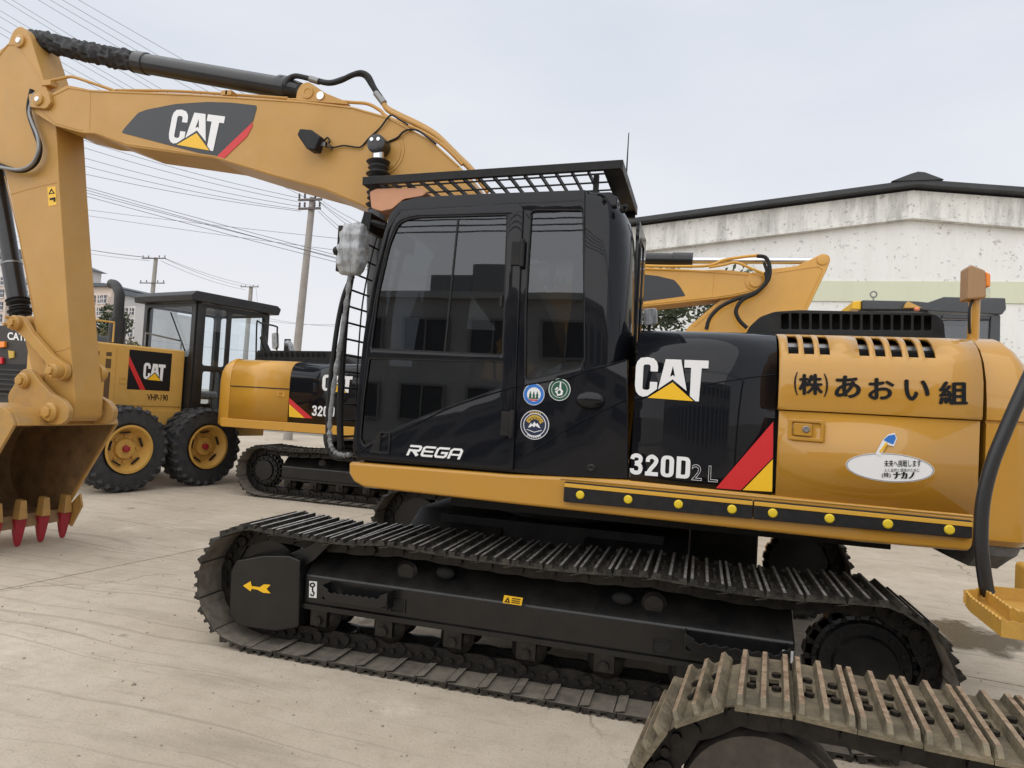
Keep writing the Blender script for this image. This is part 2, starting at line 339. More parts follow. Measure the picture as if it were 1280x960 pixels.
W_ = .19
GLYPH = {'3': (.62, [[ribbon(sm2([(.105, .72), (.14, .85), (.31, .905), (.49, .82), (.46, .62), (.24, .54)]), W_)], [ribbon(sm2([(.24, .53), (.46, .46), (.515, .29), (.46, .14), (.30, .095), (.13, .15), (.105, .28)]), W_)]]),
         '2': (.62, [[ribbon(sm2([(.115, .64), (.13, .80), (.31, .90), (.51, .77), (.47, .58), (.28, .34), (.12, .08)]), W_)], [[(.0, 0), (.62, 0), (.62, .185), (.0, .185)]]]),
         '0': (.62, [[rpoly([(0, 0), (.62, 0), (.62, 1), (0, 1)], .28, 6), rpoly([(.215, .16), (.405, .16), (.405, .84), (.215, .84)], .09, 4)]]),
         'D': (.64, [[rpoly([(0, 0), (.64, 0), (.64, 1), (0, 1)], [.001, .26, .26, .001], 6), rpoly([(.215, .17), (.425, .17), (.425, .83), (.215, .83)], [.001, .08, .08, .001], 4)]]),
         'R': (1.0, [[ribbon([(.0, .9), (.80, .9), (.9, .82), (.9, .60), (.82, .50), (.12, .50)], .2)], [ribbon([(.10, .62), (.10, 0)], .2)], [ribbon([(.42, .50), (.88, .03)], .24)]]),
         'E': (1.0, [[ribbon([(1.0, .9), (.22, .9), (.1, .80), (.1, .2), (.2, .1), (1.0, .1)], .2)], [ribbon([(.1, .5), (.92, .5)], .17)]]),
         'G': (1.0, [[ribbon([(1.0, .9), (.22, .9), (.1, .80), (.1, .2), (.2, .1), (.8, .1), (.9, .2), (.9, .48), (.45, .48)], .2)]]),
         'A': (1.0, [[ribbon([(.1, 0), (.1, .76), (.24, .9), (.76, .9), (.9, .76), (.9, 0)], .2)], [ribbon([(.1, .40), (.9, .40)], .17)]])}
def glyphs(name, s, m, parent, F, gap=.08, shear=0, lift=.004):
    tot = sum(GLYPH[c][0] for c in s)+gap*(len(s)-1)+shear; x = 0; O, R, U = F; ex = (R-O)/tot; ey = U-O
    for c in s:
        for j, po in enumerate(GLYPH[c][1]):
            decal(name, [[(x+u+v*shear, v) for u, v in q] for q in po], m, parent, (O, O+ex, O+ey), lift+j*.0003, .0006)
        x += GLYPH[c][0]+gap
def circ(cx, cy, r, n=28, ry=None): return [(cx+r*cos(2*pi*k/n), cy+(ry or r)*sin(2*pi*k/n)) for k in range(n)]

# ------------------------------------------------------------------ crawler track, shared by all machines
def shoe_mesh(name, pitch, w, m, holes=False, gh=.024):
    g = G(); h = pitch/2; gx = [-h*.80, 0, h*.80]; z0, z1 = .062, .074
    def prof(a, b, gr):
        top = [(a, z1)]
        for c in gr: top += [(c-.014, z1), (c-.0075, z1+gh), (c+.0065, z1+gh), (c+.013, z1)]
        top += [(b, z1)]
        return top+[(b, z0), (a, z0)]
    segs = [(-w/2, w/2, True)]
    if holes:
        a = .032
        segs = [(-w/2+.022, -a, 1), (-a, a, 0), (a, w/2-.022, 1)]
        for e in (-1, 1):                        # chamfered grouser ends
            ya, yb = e*(w/2-.022), e*w/2; n_ = len(gx); P0, P1 = prof(-h*.97, h*.97, gx), [(x, z1+(z-z1)*.25 if z > z1 else z) for x, z in prof(-h*.97, h*.97, gx)]
            q = len(P0); g.add([(x, ya, z) for x, z in P0]+[(x, yb, z) for x, z in P1], [tuple(range(q, 2*q))]+[(i, (i+1) % q, q+(i+1) % q, q+i) for i in range(q)])
    for y0, y1, full in segs:
        if full: g.prism(prof(-h*.97, h*.97, gx), y0, y1)
        else:
            g.prism(prof(-h*.97, -h*.55, gx[:1]), y0, y1); g.prism(prof(-h*.16, h*.3, gx[1:2]), y0, y1); g.prism(prof(h*.55, h*.97, gx[2:]), y0, y1)
    for sx in (-.45, .45):                      # bolt heads
        for sy in ((-.06, .06) if holes else (-.105, -.06, .06, .105)): g.k = 3 if holes else 0; g.cyl((sx*h, sy, z1-.002), (sx*h, sy, z1+.012), .014 if holes else .012, 6); g.k = 0
    # turned-down lip that overlaps the next shoe
    g.prism([(h*.80, z0), (h*.97, z0), (h*1.45, z0-.012), (h*1.45, z0-.016), (h*.9, z0-.006)], -w/2+(.05 if holes else .004), w/2-(.05 if holes else .004))
    # small lugs under the outer edge
    for sx in (() if holes else (-.6, 0, .6)):
        for e in (-1, 1): g.box(sx*h-.012, sx*h+.012, e*(w/2-.03), e*(w/2-.002), z1-.001, z1+gh*.7)
    me = g.mesh(name, m, ang=25)
    for p in me.polygons:
        if abs(p.normal.z) > .9:
            zc = p.center.z
            if zc > z1+gh*.85 and p.material_index == 0: p.material_index = 1
            elif p.normal.z < -.9 and zc <= z0+.001: p.material_index = 2
    return me
def link_mesh(name, pitch, m):
    g = G(); h = pitch/2
    pr = rpoly([(-h*1.15, -.035), (h*.2, -.045), (h*1.15, -.035), (h*1.15, .03), (h*.8, .061), (-h*.8, .061), (-h*1.15, .03)], .02, 3)
    for s in (-1, 1):
        g.prism(pr, s*.075-.014, s*.075+.014)
        for x in (-h*.38, h*.38): g.cyl((x, s*.075-.03, .02), (x, s*.075+.03, .02), .016, 8)
        g.cyl((-h, s*.075-.034, -.003), (-h, s*.075+.034, -.003), .030, 10)
    g.cyl((-h, -.11, -.003), (-h, .11, -.003), .022, 10)
    return g.mesh(name, m, ang=35)
def track_path(xa, xb, R, zb, carriers, sag):
    pts = []; n = 60
    for i in range(n+1): pts.append((xa+(xb-xa)*i/n, zb))
    for i in range(1, 40): a = -pi/2+pi*i/40; pts.append((xb+R*cos(a), zb+R+R*sin(a)))
    ks = [xb]+sorted(carriers, reverse=True)+[xa]
    for a, b in zip(ks, ks[1:]):
        for i in range(20): t = i/20; pts.append((a+(b-a)*t, zb+2*R-sag*4*t*(1-t)))
    for i in range(0, 40): a = pi/2+pi*i/40; pts.append((xa+R*cos(a), zb+R+R*sin(a)))
    return pts
def lay_track(parent, path, pitch, yc, ms, ml, phase=0):
    P = path+[path[0]]; cum = [0]
    for a, b in zip(P, P[1:]): cum.append(cum[-1]+sqrt((a[0]-b[0])**2+(a[1]-b[1])**2))
    n = round(cum[-1]/pitch); st = cum[-1]/n; base = wl(parent); j = 0
    def pt(d):
        d %= cum[-1]
        for i in range(len(cum)-1):
            if cum[i+1] >= d:
                t = (d-cum[i])/max(cum[i+1]-cum[i], 1e-9); return Vector((P[i][0]+(P[i+1][0]-P[i][0])*t, 0, P[i][1]+(P[i+1][1]-P[i][1])*t))
    rnd = random.Random(int(yc*100))
    for k in range(n):
        a = pt(k*st+phase); b = pt(k*st+st+phase); t = (b-a).normalized(); nn = Vector((t.z, 0, -t.x)); y = nn.cross(t)
        c = (a+b)/2; c.y = yc
        R3 = Matrix(((t.x, y.x, nn.x), (t.y, y.y, nn.y), (t.z, y.z, nn.z)))
        o = bpy.data.objects.new('track_shoe', ms); COL.objects.link(o); o.parent = parent
        mm = (R3 @ Matrix.Rotation(rnd.uniform(-.008, .008), 3, 'X')).to_4x4(); mm.translation = c-base+Vector((0, rnd.uniform(-.003, .003), 0)); o.matrix_local = mm
        l = bpy.data.objects.new('track_link', ml); COL.objects.link(l); l.parent = o

# ================================================================== SETTING
def ground_mat():
    m = bpy.data.materials.new('yard_concrete'); m.use_nodes = True; t = m.node_tree; b = t.nodes['Principled BSDF']; Nn = t.nodes.new; Lk = t.links.new
    g = Nn('ShaderNodeNewGeometry')
    def noise_(sc, det=8, ro=.6, vec=None):
        n = Nn('ShaderNodeTexNoise'); n.inputs['Scale'].default_value = sc; n.inputs['Detail'].default_value = det; n.inputs['Roughness'].default_value = ro
        Lk((vec or g.outputs['Position']), n.inputs['Vector']); return n.outputs[0]
    def rng(x, a, b_, c=0, d=1):
        r = Nn('ShaderNodeMapRange'); r.inputs[1].default_value = a; r.inputs[2].default_value = b_; r.inputs[3].default_value = c; r.inputs[4].default_value = d; Lk(x, r.inputs[0]); return r.outputs[0]
    def mixc(f, a, c):
        x = Nn('ShaderNodeMix'); x.data_type = 'RGBA'; Lk(f, x.inputs[0])
        for s_, v in ((6, a), (7, c)):
            if isinstance(v, tuple): x.inputs[s_].default_value = (*v, 1)
            else: Lk(v, x.inputs[s_])
        return x.outputs[2]
    ds0 = Nn('ShaderNodeVectorMath'); ds0.operation = 'MULTIPLY_ADD'; n0 = Nn('ShaderNodeTexNoise'); n0.inputs['Scale'].default_value = .5; Lk(g.outputs['Position'], n0.inputs['Vector'])
    Lk(n0.outputs['Color'], ds0.inputs[0]); ds0.inputs[1].default_value = (.6, .6, 0); Lk(g.outputs['Position'], ds0.inputs[2])
    c = mixc(rng(noise_(.55), .35, .65), (.46, .385, .295), (.58, .505, .405))
    c = mixc(rng(noise_(5, 10, .7), .45, .7, 0, .55), c, (.38, .315, .235))
    c = mixc(rng(noise_(90, 3, .7), .45, .75, 0, .35), c, (.22, .19, .16))
    mp = Nn('ShaderNodeMapping'); mp.inputs['Scale'].default_value = (.35, 2.2, 1); mp.inputs['Rotation'].default_value = (0, 0, .35); Lk(g.outputs['Position'], mp.inputs[0])
    c = mixc(rng(noise_(1.6, 6, .6, mp.outputs[0]), .56, .72, 0, .4), c, (.22, .185, .15))
    # wandering cracks
    ds = Nn('ShaderNodeVectorMath'); ds.operation = 'ADD'; nn = Nn('ShaderNodeTexNoise'); nn.inputs['Scale'].default_value = 1.2; nn.inputs['Detail'].default_value = 6
    Lk(g.outputs['Position'], nn.inputs['Vector']); Lk(g.outputs['Position'], ds.inputs[0]); Lk(nn.outputs['Color'], ds.inputs[1])
    v = Nn('ShaderNodeTexVoronoi'); v.feature = 'DISTANCE_TO_EDGE'; v.inputs['Scale'].default_value = .22; Lk(ds.outputs[0], v.inputs['Vector'])
    crack = rng(v.outputs['Distance'], 0, .0028, 1, 0)
    gate = rng(noise_(.35, 2), .44, .50)
    mu = Nn('ShaderNodeMath'); mu.operation = 'MULTIPLY'; Lk(crack, mu.inputs[0]); Lk(gate, mu.inputs[1])
    c = mixc(mu.outputs[0], c, (.09, .075, .06))
    # dark scuffs, oil drips and pale dust drifts
    mp2 = Nn('ShaderNodeMapping'); mp2.inputs['Scale'].default_value = (.5, 5.5, 1); mp2.inputs['Rotation'].default_value = (0, 0, -.25); Lk(g.outputs['Position'], mp2.inputs[0])
    c = mixc(rng(noise_(2.2, 10, .75, mp2.outputs[0]), .57, .70, 0, .65), c, (.24, .20, .155))
    c = mixc(rng(noise_(1.1, 8, .7), .60, .68, 0, .45), c, (.64, .58, .48))
    c = mixc(rng(noise_(1.9, 3, .5), .70, .735, 0, .6), c, (.16, .135, .105))
    for an, thr_ in ((.42, .63), (-.9, .66), (1.35, .67)):      # long thin drag and scrape marks
        m3 = Nn('ShaderNodeMapping'); m3.inputs['Scale'].default_value = (.16, 16, 1); m3.inputs['Rotation'].default_value = (0, 0, an); Lk(ds0.outputs[0], m3.inputs[0])
        c = mixc(rng(noise_(1.0, 2, .5, m3.outputs[0]), thr_, thr_+.04, 0, .38), c, (.25, .21, .165))
    v3 = Nn('ShaderNodeTexVoronoi'); v3.inputs['Scale'].default_value = 26; Lk(g.outputs['Position'], v3.inputs['Vector'])
    c = mixc(rng(v3.outputs['Distance'], .10, .16, .35, 0), c, (.18, .155, .125))
    # a damp patch past the right-hand track
    ps = Nn('ShaderNodeVectorMath'); ps.operation = 'DISTANCE'; pc = gnd(1205, 795); ps.inputs[1].default_value = pc
    Lk(g.outputs['Position'], ps.inputs[0]); ad = Nn('ShaderNodeMath'); ad.operation = 'ADD'; Lk(ps.outputs['Value'], ad.inputs[0]); Lk(noise_(3, 4), ad.inputs[1])
    wet = rng(ad.outputs[0], .78, .92, 1, 0)
    c = mixc(wet, c, (.13, .105, .07))
    Lk(c, b.inputs['Base Color']); Lk(rng(wet, 0, 1, .88, .25), b.inputs['Roughness'])
    bn = Nn('ShaderNodeBump'); bn.inputs['Strength'].default_value = .45; bn.inputs['Distance'].default_value = .008; Lk(noise_(28, 8, .7), bn.inputs['Height']); Lk(bn.outputs[0], b.inputs['Normal'])
    b.inputs['Specular IOR Level'].default_value = .25
    return m
m_gnd = ground_mat(); m_joint = mat('joint_sand', (.20, .17, .13), .9)
ground = G().box(-420, 420, -200, 620, -.5, -.02).obj('ground', mat('far_ground', (.38, .34, .28), .9, col2=(.3, .27, .22), scale=.3), None, kind='structure')
yard = G().box(-34, 26, -22, 26, -.02, -.009).obj('concrete_yard', m_joint, None, kind='structure')
rs = random.Random(3); ca, sa = cos(radians(-9)), sin(radians(-9)); SLX, SLY = 8.0, 5.0
g = G().box(-SLX/2+.003, SLX/2-.003, -SLY/2+.003, SLY/2-.003, -.009, 0); slab_me = g.mesh('concrete_slab', m_gnd)
for i in range(-6, 5):
    for j in range(-5, 6):
        cx, cy = i*SLX-1.6, j*SLY+2.9
        x, y = cx*ca-cy*sa, cx*sa+cy*ca
        if not (-30 < x < 22 and -18 < y < 22): continue
        o = bpy.data.objects.new('concrete_slab', slab_me); COL.objects.link(o); o.parent = yard
        o.location = Vector((x, y, rs.uniform(-.0015, .0015)))-wl(yard); o.rotation_euler = (rs.uniform(-.0004, .0004), rs.uniform(-.0004, .0004), radians(-9))

R = random.Random(12); g = G()
for k in range(2600):
    x, y = R.uniform(-8, 4), R.uniform(.6, 12); r = R.uniform(.003, .009)*(1 if R.random() < .93 else 1.9); a = R.uniform(0, 6.28)
    P = [(x+r*cos(a+j*1.57)*R.uniform(.7, 1.3), y+r*sin(a+j*1.57)*R.uniform(.7, 1.3), 0) for j in range(4)]
    g.add(P+[(x, y, r*R.uniform(.5, 1.1))], [(0, 1, 4), (1, 2, 4), (2, 3, 4), (3, 0, 4)])
tag(g.obj('grit', mat('loose_grit', (.30, .26, .20), .9, col2=(.14, .12, .10), scale=20), None, kind='stuff'), 'small loose stones and grit scattered over the concrete yard', 'grit')
# ---- white warehouse behind
def wall_mat(name, c1, c2, streak=.6, spots=True):
    m = bpy.data.materials.new(name); m.use_nodes = True; t = m.node_tree; b = t.nodes['Principled BSDF']; Nn = t.nodes.new; Lk = t.links.new
    b.inputs['Roughness'].default_value = .9; g = Nn('ShaderNodeNewGeometry')
    mp = Nn('ShaderNodeMapping'); mp.inputs['Scale'].default_value = (1.3, 1, .22); Lk(g.outputs['Position'], mp.inputs[0])
    n = Nn('ShaderNodeTexNoise'); n.inputs['Scale'].default_value = 2; n.inputs['Detail'].default_value = 9; n.inputs['Roughness'].default_value = .7; Lk(mp.outputs[0], n.inputs['Vector'])
    r = Nn('ShaderNodeMapRange'); r.inputs[1].default_value = .45; r.inputs[2].default_value = .72; r.inputs[4].default_value = streak; Lk(n.outputs[0], r.inputs[0])
    x = Nn('ShaderNodeMix'); x.data_type = 'RGBA'; x.inputs[6].default_value = (*c1, 1); x.inputs[7].default_value = (*c2, 1); Lk(r.outputs[0], x.inputs[0]); last = x.outputs[2]
    if spots:
        v = Nn('ShaderNodeTexNoise'); v.inputs['Scale'].default_value = 6.5; v.inputs['Detail'].default_value = 4; v.inputs['Roughness'].default_value = .75; Lk(g.outputs['Position'], v.inputs['Vector'])
        r = Nn('ShaderNodeMapRange'); r.inputs[1].default_value = .60; r.inputs[2].default_value = .64; r.inputs[4].default_value = .6; Lk(v.outputs[0], r.inputs[0])
        y = Nn('ShaderNodeMix'); y.data_type = 'RGBA'; y.inputs[7].default_value = (.20, .20, .18, 1); Lk(last, y.inputs[6]); Lk(r.outputs[0], y.inputs[0]); last = y.outputs[2]
    Lk(last, b.inputs['Base Color']); return m
m_ww = wall_mat('white_lime_wall', (.75, .745, .72), (.64, .635, .60), .6)
m_wc = wall_mat('stained_coping', (.74, .73, .69), (.27, .27, .25), .85)
m_wg = wall_mat('pale_green_band', (.60, .62, .47), (.53, .55, .42), .4, False)
m_roof = mat('dark_roof_sheet', (.035, .037, .042), .7, bump=.2, col2=(.06, .06, .06), scale=3)
WY = 25.0; ax_, az_ = at(1140, 240, WY).x, at(1140, 240, WY).z; slope = .118; XL, XR = ax_-16.2, ax_+20
ez = lambda x: az_-abs(x-ax_)*slope
T = thing('warehouse', 'long white warehouse with low dark gable roof and pale green band, at right', 'warehouse', (ax_, WY, 0))
G().prism([(XL, 0), (XR, 0), (XR, ez(XR)), (ax_, az_), (XL, ez(XL))], WY, WY+.25).obj('gable_wall', m_ww, T)
G().box(XL, XL+.3, WY+.26, WY+40, 0, ez(XL)).box(XR-.3, XR, WY+.26, WY+40, 0, ez(XR)).obj('side_wall', m_ww, T)
z0, z1 = at(1150, 378, WY).z, at(1150, 352, WY).z
G().box(XL, XR, WY-.05, WY-.003, z0, z1).obj('painted_band', m_wg, T)
cz = .85
G().prism([(XL-.2, ez(XL)-cz), (ax_, az_-cz), (XR+.2, ez(XR)-cz), (XR+.2, ez(XR)), (ax_, az_), (XL-.2, ez(XL))], WY-.18, WY-.004).obj('coping', m_wc, T)
G().prism([(XL-.2, ez(XL)-cz-.1), (ax_, az_-cz-.1), (XR+.2, ez(XR)-cz-.1), (XR+.2, ez(XR)-cz-.004), (ax_, az_-cz-.004), (XL-.2, ez(XL)-cz-.004)], WY-.26, WY-.004).obj('coping_ledge', m_wc, T)
G().prism([(XL-.6, ez(XL)+.02), (ax_, az_+.09), (XR+.6, ez(XR)+.02), (XR+.6, ez(XR)+.16), (ax_, az_+.25), (XL-.6, ez(XL)+.16)], WY-.55, WY+40).obj('roof', m_roof, T)
G().prism([(ax_-.75, az_+.2), (ax_-.2, az_+.42), (ax_+.0, az_+.48), (ax_+.2, az_+.45), (ax_+.75, az_+.2)], WY-.6, WY+40).obj('ridge_cap', m_roof, T)

# ---- apartment blocks far left
m_apw = mat('apartment_render_white', (.62, .60, .58), .9, col2=(.52, .5, .49), scale=.3, amt=.6)
m_app = mat('apartment_render_cream', (.62, .52, .45), .9)
m_apr = mat('apartment_roof', (.10, .11, .12), .8)
m_apg = mat('apartment_window', (.07, .08, .10), .15)
m_apb = mat('apartment_brown', (.26, .15, .13), .9)
def apartments(label, px0, px1, pytop, Y, nx, nz, mw, steps):
    a, b = at(px0, 430, Y), at(px1, 430, Y); H = at(px0, pytop, Y).z
    T = thing('apartment_block', label, 'building', ((a.x+b.x)/2, Y+6, 0))
    W = b.x-a.x
    G().box(a.x, b.x, Y, Y+12, 0, H).obj('wall', mw, T)
    k = W/nx; fh = H/nz
    wm = G().box(-k*.3, k*.3, -.12, .1, -fh*.3, fh*.3).mesh('window', m_apg)
    fm = G().box(-k*.36, k*.36, -.2, -.0, -fh*.42, -fh*.33).box(-.06, .06, -.17, 0, -fh*.3, fh*.3).box(-k*.3, k*.3, -.16, 0, -.05, .05).mesh('window_frame', m_apw)
    for i in range(nx):
        if i % 3 == 1: G().box(a.x+k*i+k*.02, a.x+k*i+k*.98, Y-.5, Y-.01, 0, H*.96).obj('bay', m_apw if i % 2 else m_app, T)
        for j in range(nz):
            for me, nme in ((wm, 'window'), (fm, 'window_frame')):
                o = bpy.data.objects.new(nme, me); COL.objects.link(o); o.parent = T if nme == 'window' else w_
                if nme == 'window': o.location = Vector((a.x+k*(i+.5), Y-(.5 if i % 3 == 1 else 0), fh*(j+.5)))-wl(T); w_ = o
    for j in (nz-4,): G().box(a.x-.1, b.x+.1, Y-.62, Y-.51, fh*j-.2, fh*j+.1).obj('cornice', m_apw, T)
    for (u0, u1, h) in steps:
        x0, x1 = a.x+W*u0, a.x+W*u1
        G().box(x0, x1, Y+.5, Y+11, H+.01, H+h).obj('penthouse', mw, T)
        G().prism([(x0-.6, H+h), (x1+.6, H+h), ((x0+x1)/2+1, H+h+h*.5), ((x0+x1)/2-1, H+h+h*.5)], Y-.2, Y+11.6).obj('roof', m_apr, T)
apartments('pale grey and white apartment tower with a dark stepped roof at the far left edge', -70, 40, 344, 75, 7, 9, m_apw, [(.45, .98, 2.6), (.05, .4, 1.6)])
apartments('cream apartment tower with white bays behind the yellow grader hood', 92, 134, 366, 80, 5, 8, m_app, [(.35, .95, 1.0)])
apartments('white apartment tower with a green-grey roof right of the cream one', 135, 166, 382, 82, 4, 8, m_apw, [(.1, .5, 1.6)])

# ---- trees
m_leaf = mat('foliage_dark', (.045, .06, .028), .8, col2=(.09, .105, .05), scale=3, amt=.8)
m_leaf2 = mat('foliage_olive', (.10, .10, .05), .8, col2=(.16, .13, .06), scale=3, amt=.8)
m_bark = mat('bark', (.12, .09, .07), .9)
def tree(label, base, h, r, n, leaf, ml, squash=.8, seed=1, cat='tree', group=None):
    R = random.Random(seed); T = thing('tree' if cat == 'tree' else 'shrub', label, cat, base, group); b = Vector(base)
    g = G(); g.tube([b, b+Vector((.05, 0, h*.35)), b+Vector((-.05, .05, h*.7))], [h*.035, h*.025, h*.012], 8)
    for k in range(7):
        a = R.uniform(0, 6.28); s = b+Vector((0, 0, h*R.uniform(.25, .6))); g.tube([s, s+Vector((cos(a)*r*.6, sin(a)*r*.6, h*.25))], [h*.014, h*.005], 6)
    g.obj('trunk', m_bark, T)
    g = G(); cl = []
    for k in range(26):
        a = R.uniform(0, 6.28); q = R.uniform(.2, 1)**.5; z = R.uniform(-1, 1); cl.append((b.x+cos(a)*q*r*.8*sqrt(1-z*z*.7), b.y+sin(a)*q*r*.8*sqrt(1-z*z*.7), b.z+h*.62+z*h*.36*squash, R.uniform(.22, .42)*r))
    for k in range(n):
        c = R.choice(cl); d = Vector((R.gauss(0, 1), R.gauss(0, 1), R.gauss(0, 1))).normalized()*c[3]*R.uniform(.6, 1.05); p = Vector(c[:3])+d
        u = Vector((R.gauss(0, 1), R.gauss(0, 1), R.gauss(0, .6))).normalized(); v = u.orthogonal().normalized(); s = leaf*R.uniform(.6, 1.3)
        g.add([p-u*s, p+v*s*.5, p+u*s, p-v*s*.5], [(0, 1, 2, 3)])
    g.obj('crown', ml, T)
p = at(855, 395, 19); tree('dense dark green bush seen under the boom of the machine behind the black cab', (p.x, 19, 0), p.z+.9, 2.6, 9000, .10, m_leaf, 1, 4, 'shrub')
p = at(128, 400, 30); tree('small dark tree between the yellow arm and the apartment towers', (p.x, 30, 0), p.z+1.1, 1.5, 5000, .11, m_leaf, .8, 5)
p = at(140, 422, 24); tree('yellowish low bush on top of the grader hood line at left', (p.x, 24, 0), p.z+.4, 1.6, 4000, .09, m_leaf2, .7, 6, 'shrub')

mat_ins = mat('brown_insulator', (.07, .05, .045), .3)
# ---- utility poles
def pole(label, px, pytop, Y, r, arms, lean=0.0):
    t = at(px, pytop, Y); T = thing('utility_pole', label, 'utility pole', (t.x-lean, Y, 0))
    G().tube([(t.x-lean, Y, 0), (t.x, Y, t.z)], [r*1.35, r*.9], 16).obj('pole_shaft', m_conc, T)
    for dz, L_ in arms:
        G().box(t.x-L_, t.x+L_, Y-r-.07, Y-r-.005, t.z-dz-.035, t.z-dz+.035).obj('crossarm', mat_ins, T)
        for k in (-.92, -.45, .45, .92):
            g = G(); x = t.x+k*L_; g.lathe((x, Y-r-.045, t.z-dz+.051), (0, 0, 1), [(0, .02), (.04, .042), (.08, .028), (.12, .04), (.17, .02)], 10); g.obj('insulator', mat_ins, T)
    return t
pA = pole('thick concrete utility pole with two crossarms standing just left of the black cab', 391, 247, 20, .115, [(.12, .45), (.42, .42)], .35)
pB = pole('thin distant utility pole with a forked crossarm above the black grader cab', 195, 322, 40, .15, [(.1, 1.05), (1.9, 1.1)], .3)
pC = pole('smallest distant utility pole right of the black grader cab roof', 314, 358, 60, .22, [(.1, 1.1)], .2)
pD = pole('utility pole hidden behind the black cab, its top seen only through the tinted glass', 692, 322, 21.5, .115, [(.12, .45), (.9, .45), (1.9, .45)], .2)
def wire(a, b, Y0, Y1, sag, r, lab, grp):
    if b[0] in (420, 470):                       # these run on to the pole that stands behind the cab
        b2 = (690, b[1]+(b[1]-a[1])/(b[0]-a[0])*(690-b[0])); Y1 = Y0+(Y1-Y0)*(690-a[0])/(b[0]-a[0])*.8 if Y1 != Y0 else Y1; b = b2
    A = at(*a, Y0); B = at(*b, Y1); pts = []
    for i in range(17):
        t = i/16; p = A.lerp(B, t); p.z -= sag*4*t*(1-t); pts.append(p)
    o = G().tube(pts, r, 5).obj('power_line', m_wire, None); tag(o, lab, 'power line', grp)
ORD = ['first', 'second', 'third', 'fourth', 'fifth', 'sixth', 'seventh', 'eighth', 'ninth', 'tenth', 'eleventh', 'twelfth', 'thirteenth', 'fourteenth', 'fifteenth', 'sixteenth']
up = ' power line from the top of those sloping across the sky above the boom'; upg = 'power lines above the boom'
for k_, (a, b) in enumerate([((95, -2), (420, 176)), ((68, -6), (420, 190)), ((58, -3), (420, 200)), ((40, -5), (415, 205)), ((-20, -22), (400, 222)), ((-20, -15), (400, 229)), ((-20, 1), (395, 235)), ((-20, 9), (395, 240)), ((-20, 22), (390, 244)), ((-20, 30), (388, 250))]):
    wire(a, b, 16, 20, .12, .0075, ORD[k_]+up, upg)
lo_ = ' power line, counted down the sky between the yellow arm and the concrete pole'; log = 'power lines between arm and cab'
for k_, (a, b, Y0, Y1, sg) in enumerate([((60, 160), (372, 247), 17, 20, .15), ((60, 170), (372, 252), 17, 20, .15), ((60, 184), (374, 258), 17, 20, .15), ((60, 195), (374, 262), 17, 20, .15), ((60, 207), (376, 264), 17, 20, .12),
                     ((60, 221), (470, 330), 15, 18, .05), ((60, 224), (470, 334), 15, 18, .06), ((60, 228), (470, 331), 15, 18, .08), ((60, 232), (470, 337), 15, 18, .08),
                     ((60, 256), (470, 300), 22, 22, .1), ((60, 262), (470, 316), 22, 22, .1), ((395, 248), (480, 300), 20, 17, .1), ((397, 250), (480, 310), 20, 17, .1), ((400, 262), (480, 320), 20, 17, .1), ((398, 264), (480, 328), 20, 17, .1), ((404, 252), (480, 290), 20, 17, .08)]):
    wire(a, b, Y0, Y1, sg, .0085, ORD[k_]+lo_ if k_ < 11 else ORD[k_-11]+' short power line running from the thick concrete pole towards the black cab', log)
lo2 = ' hair-thin power line, counted from the left, around the two distant utility poles'; lg2 = 'distant power lines'
for k_, (a, b, Y0, Y1) in enumerate([((-30, 283), (187, 322), 40, 40), ((-30, 290), (187, 326), 40, 40), ((60, 300), (203, 323), 40, 40), ((203, 322), (306, 358), 40, 60), ((201, 326), (306, 362), 40, 60), ((204, 322), (322, 358), 40, 60), ((322, 395), (440, 408), 50, 50), ((330, 400), (440, 404), 50, 50), ((180, 424), (440, 446), 50, 50), ((320, 360), (330, 440), 60, 60)]):
    wire(a, b, Y0, Y1, .25, .014, ORD[k_]+lo2, lg2)

# ---- buildings behind the camera: the yard's office row, seen mirrored in the cab glass
m_off = mat('office_grey_render', (.62, .62, .60), .9, col2=(.50, .50, .49), scale=.6, amt=.7)
m_offw = mat('office_window', (.09, .095, .10), .35)
m_offf = mat('office_window_frame', (.35, .35, .35), .6)
OY = -15.0
T = thing('office_building', 'long grey two-storey office row, seen only mirrored in the dark cab windows', 'building', (-10, OY-4, 0))
G().box(-34, 18, OY-9, OY, 0, 5.25).obj('wall', m_off, T)
G().box(-34.3, 18.3, OY-9.3, OY+.3, 5.251, 5.48).obj('roof_slab', m_off, T)
g0 = G().box(-.8, .8, -.05, .1, -.6, .6).mesh('window', m_offw)
g1 = G().box(-.9, .9, .101, .14, -.68, -.6).box(-.9, .9, .101, .14, .6, .68).box(-.9, -.8, .101, .14, -.6, .6).box(.8, .9, .101, .14, -.6, .6).box(-.03, .03, .101, .14, -.6, .6).mesh('window_frame', m_offf)
for i in range(20):
    for zz in (1.5, 3.9):
        o = bpy.data.objects.new('window', g0); COL.objects.link(o); o.parent = T; o.location = Vector((-32.6+i*2.55, OY, zz))-wl(T)
        q = bpy.data.objects.new('window_frame', g1); COL.objects.link(q); q.parent = o
T = thing('stair_tower', 'dark grey stair tower with stepped top, seen only mirrored in the cab windows', 'building', (-11, OY-11, 0))
m_twr = mat('tower_dark_render', (.34, .34, .335), .9)
G().box(-11.45, -9.6, OY-12, OY-9.6, 0, 8.57).obj('wall', m_twr, T)
G().box(-13.7, -11.46, OY-12, OY-9.6, 0, 8.05).obj('lower_wall', m_twr, T)
for k in range(5):
    zk = at(560, 290-k*7.5, 16.5).z; pts = [Vector((-24+50*i/20, -9, zk+((i-8)/10)**2*.12)) for i in range(21)]
    tag(G().tube(pts, .02, 5).obj('power_line', m_wire, None), ORD[k]+' power line from the bottom among those mirrored in the cab window top', 'power line', 'power lines mirrored in the cab glass')

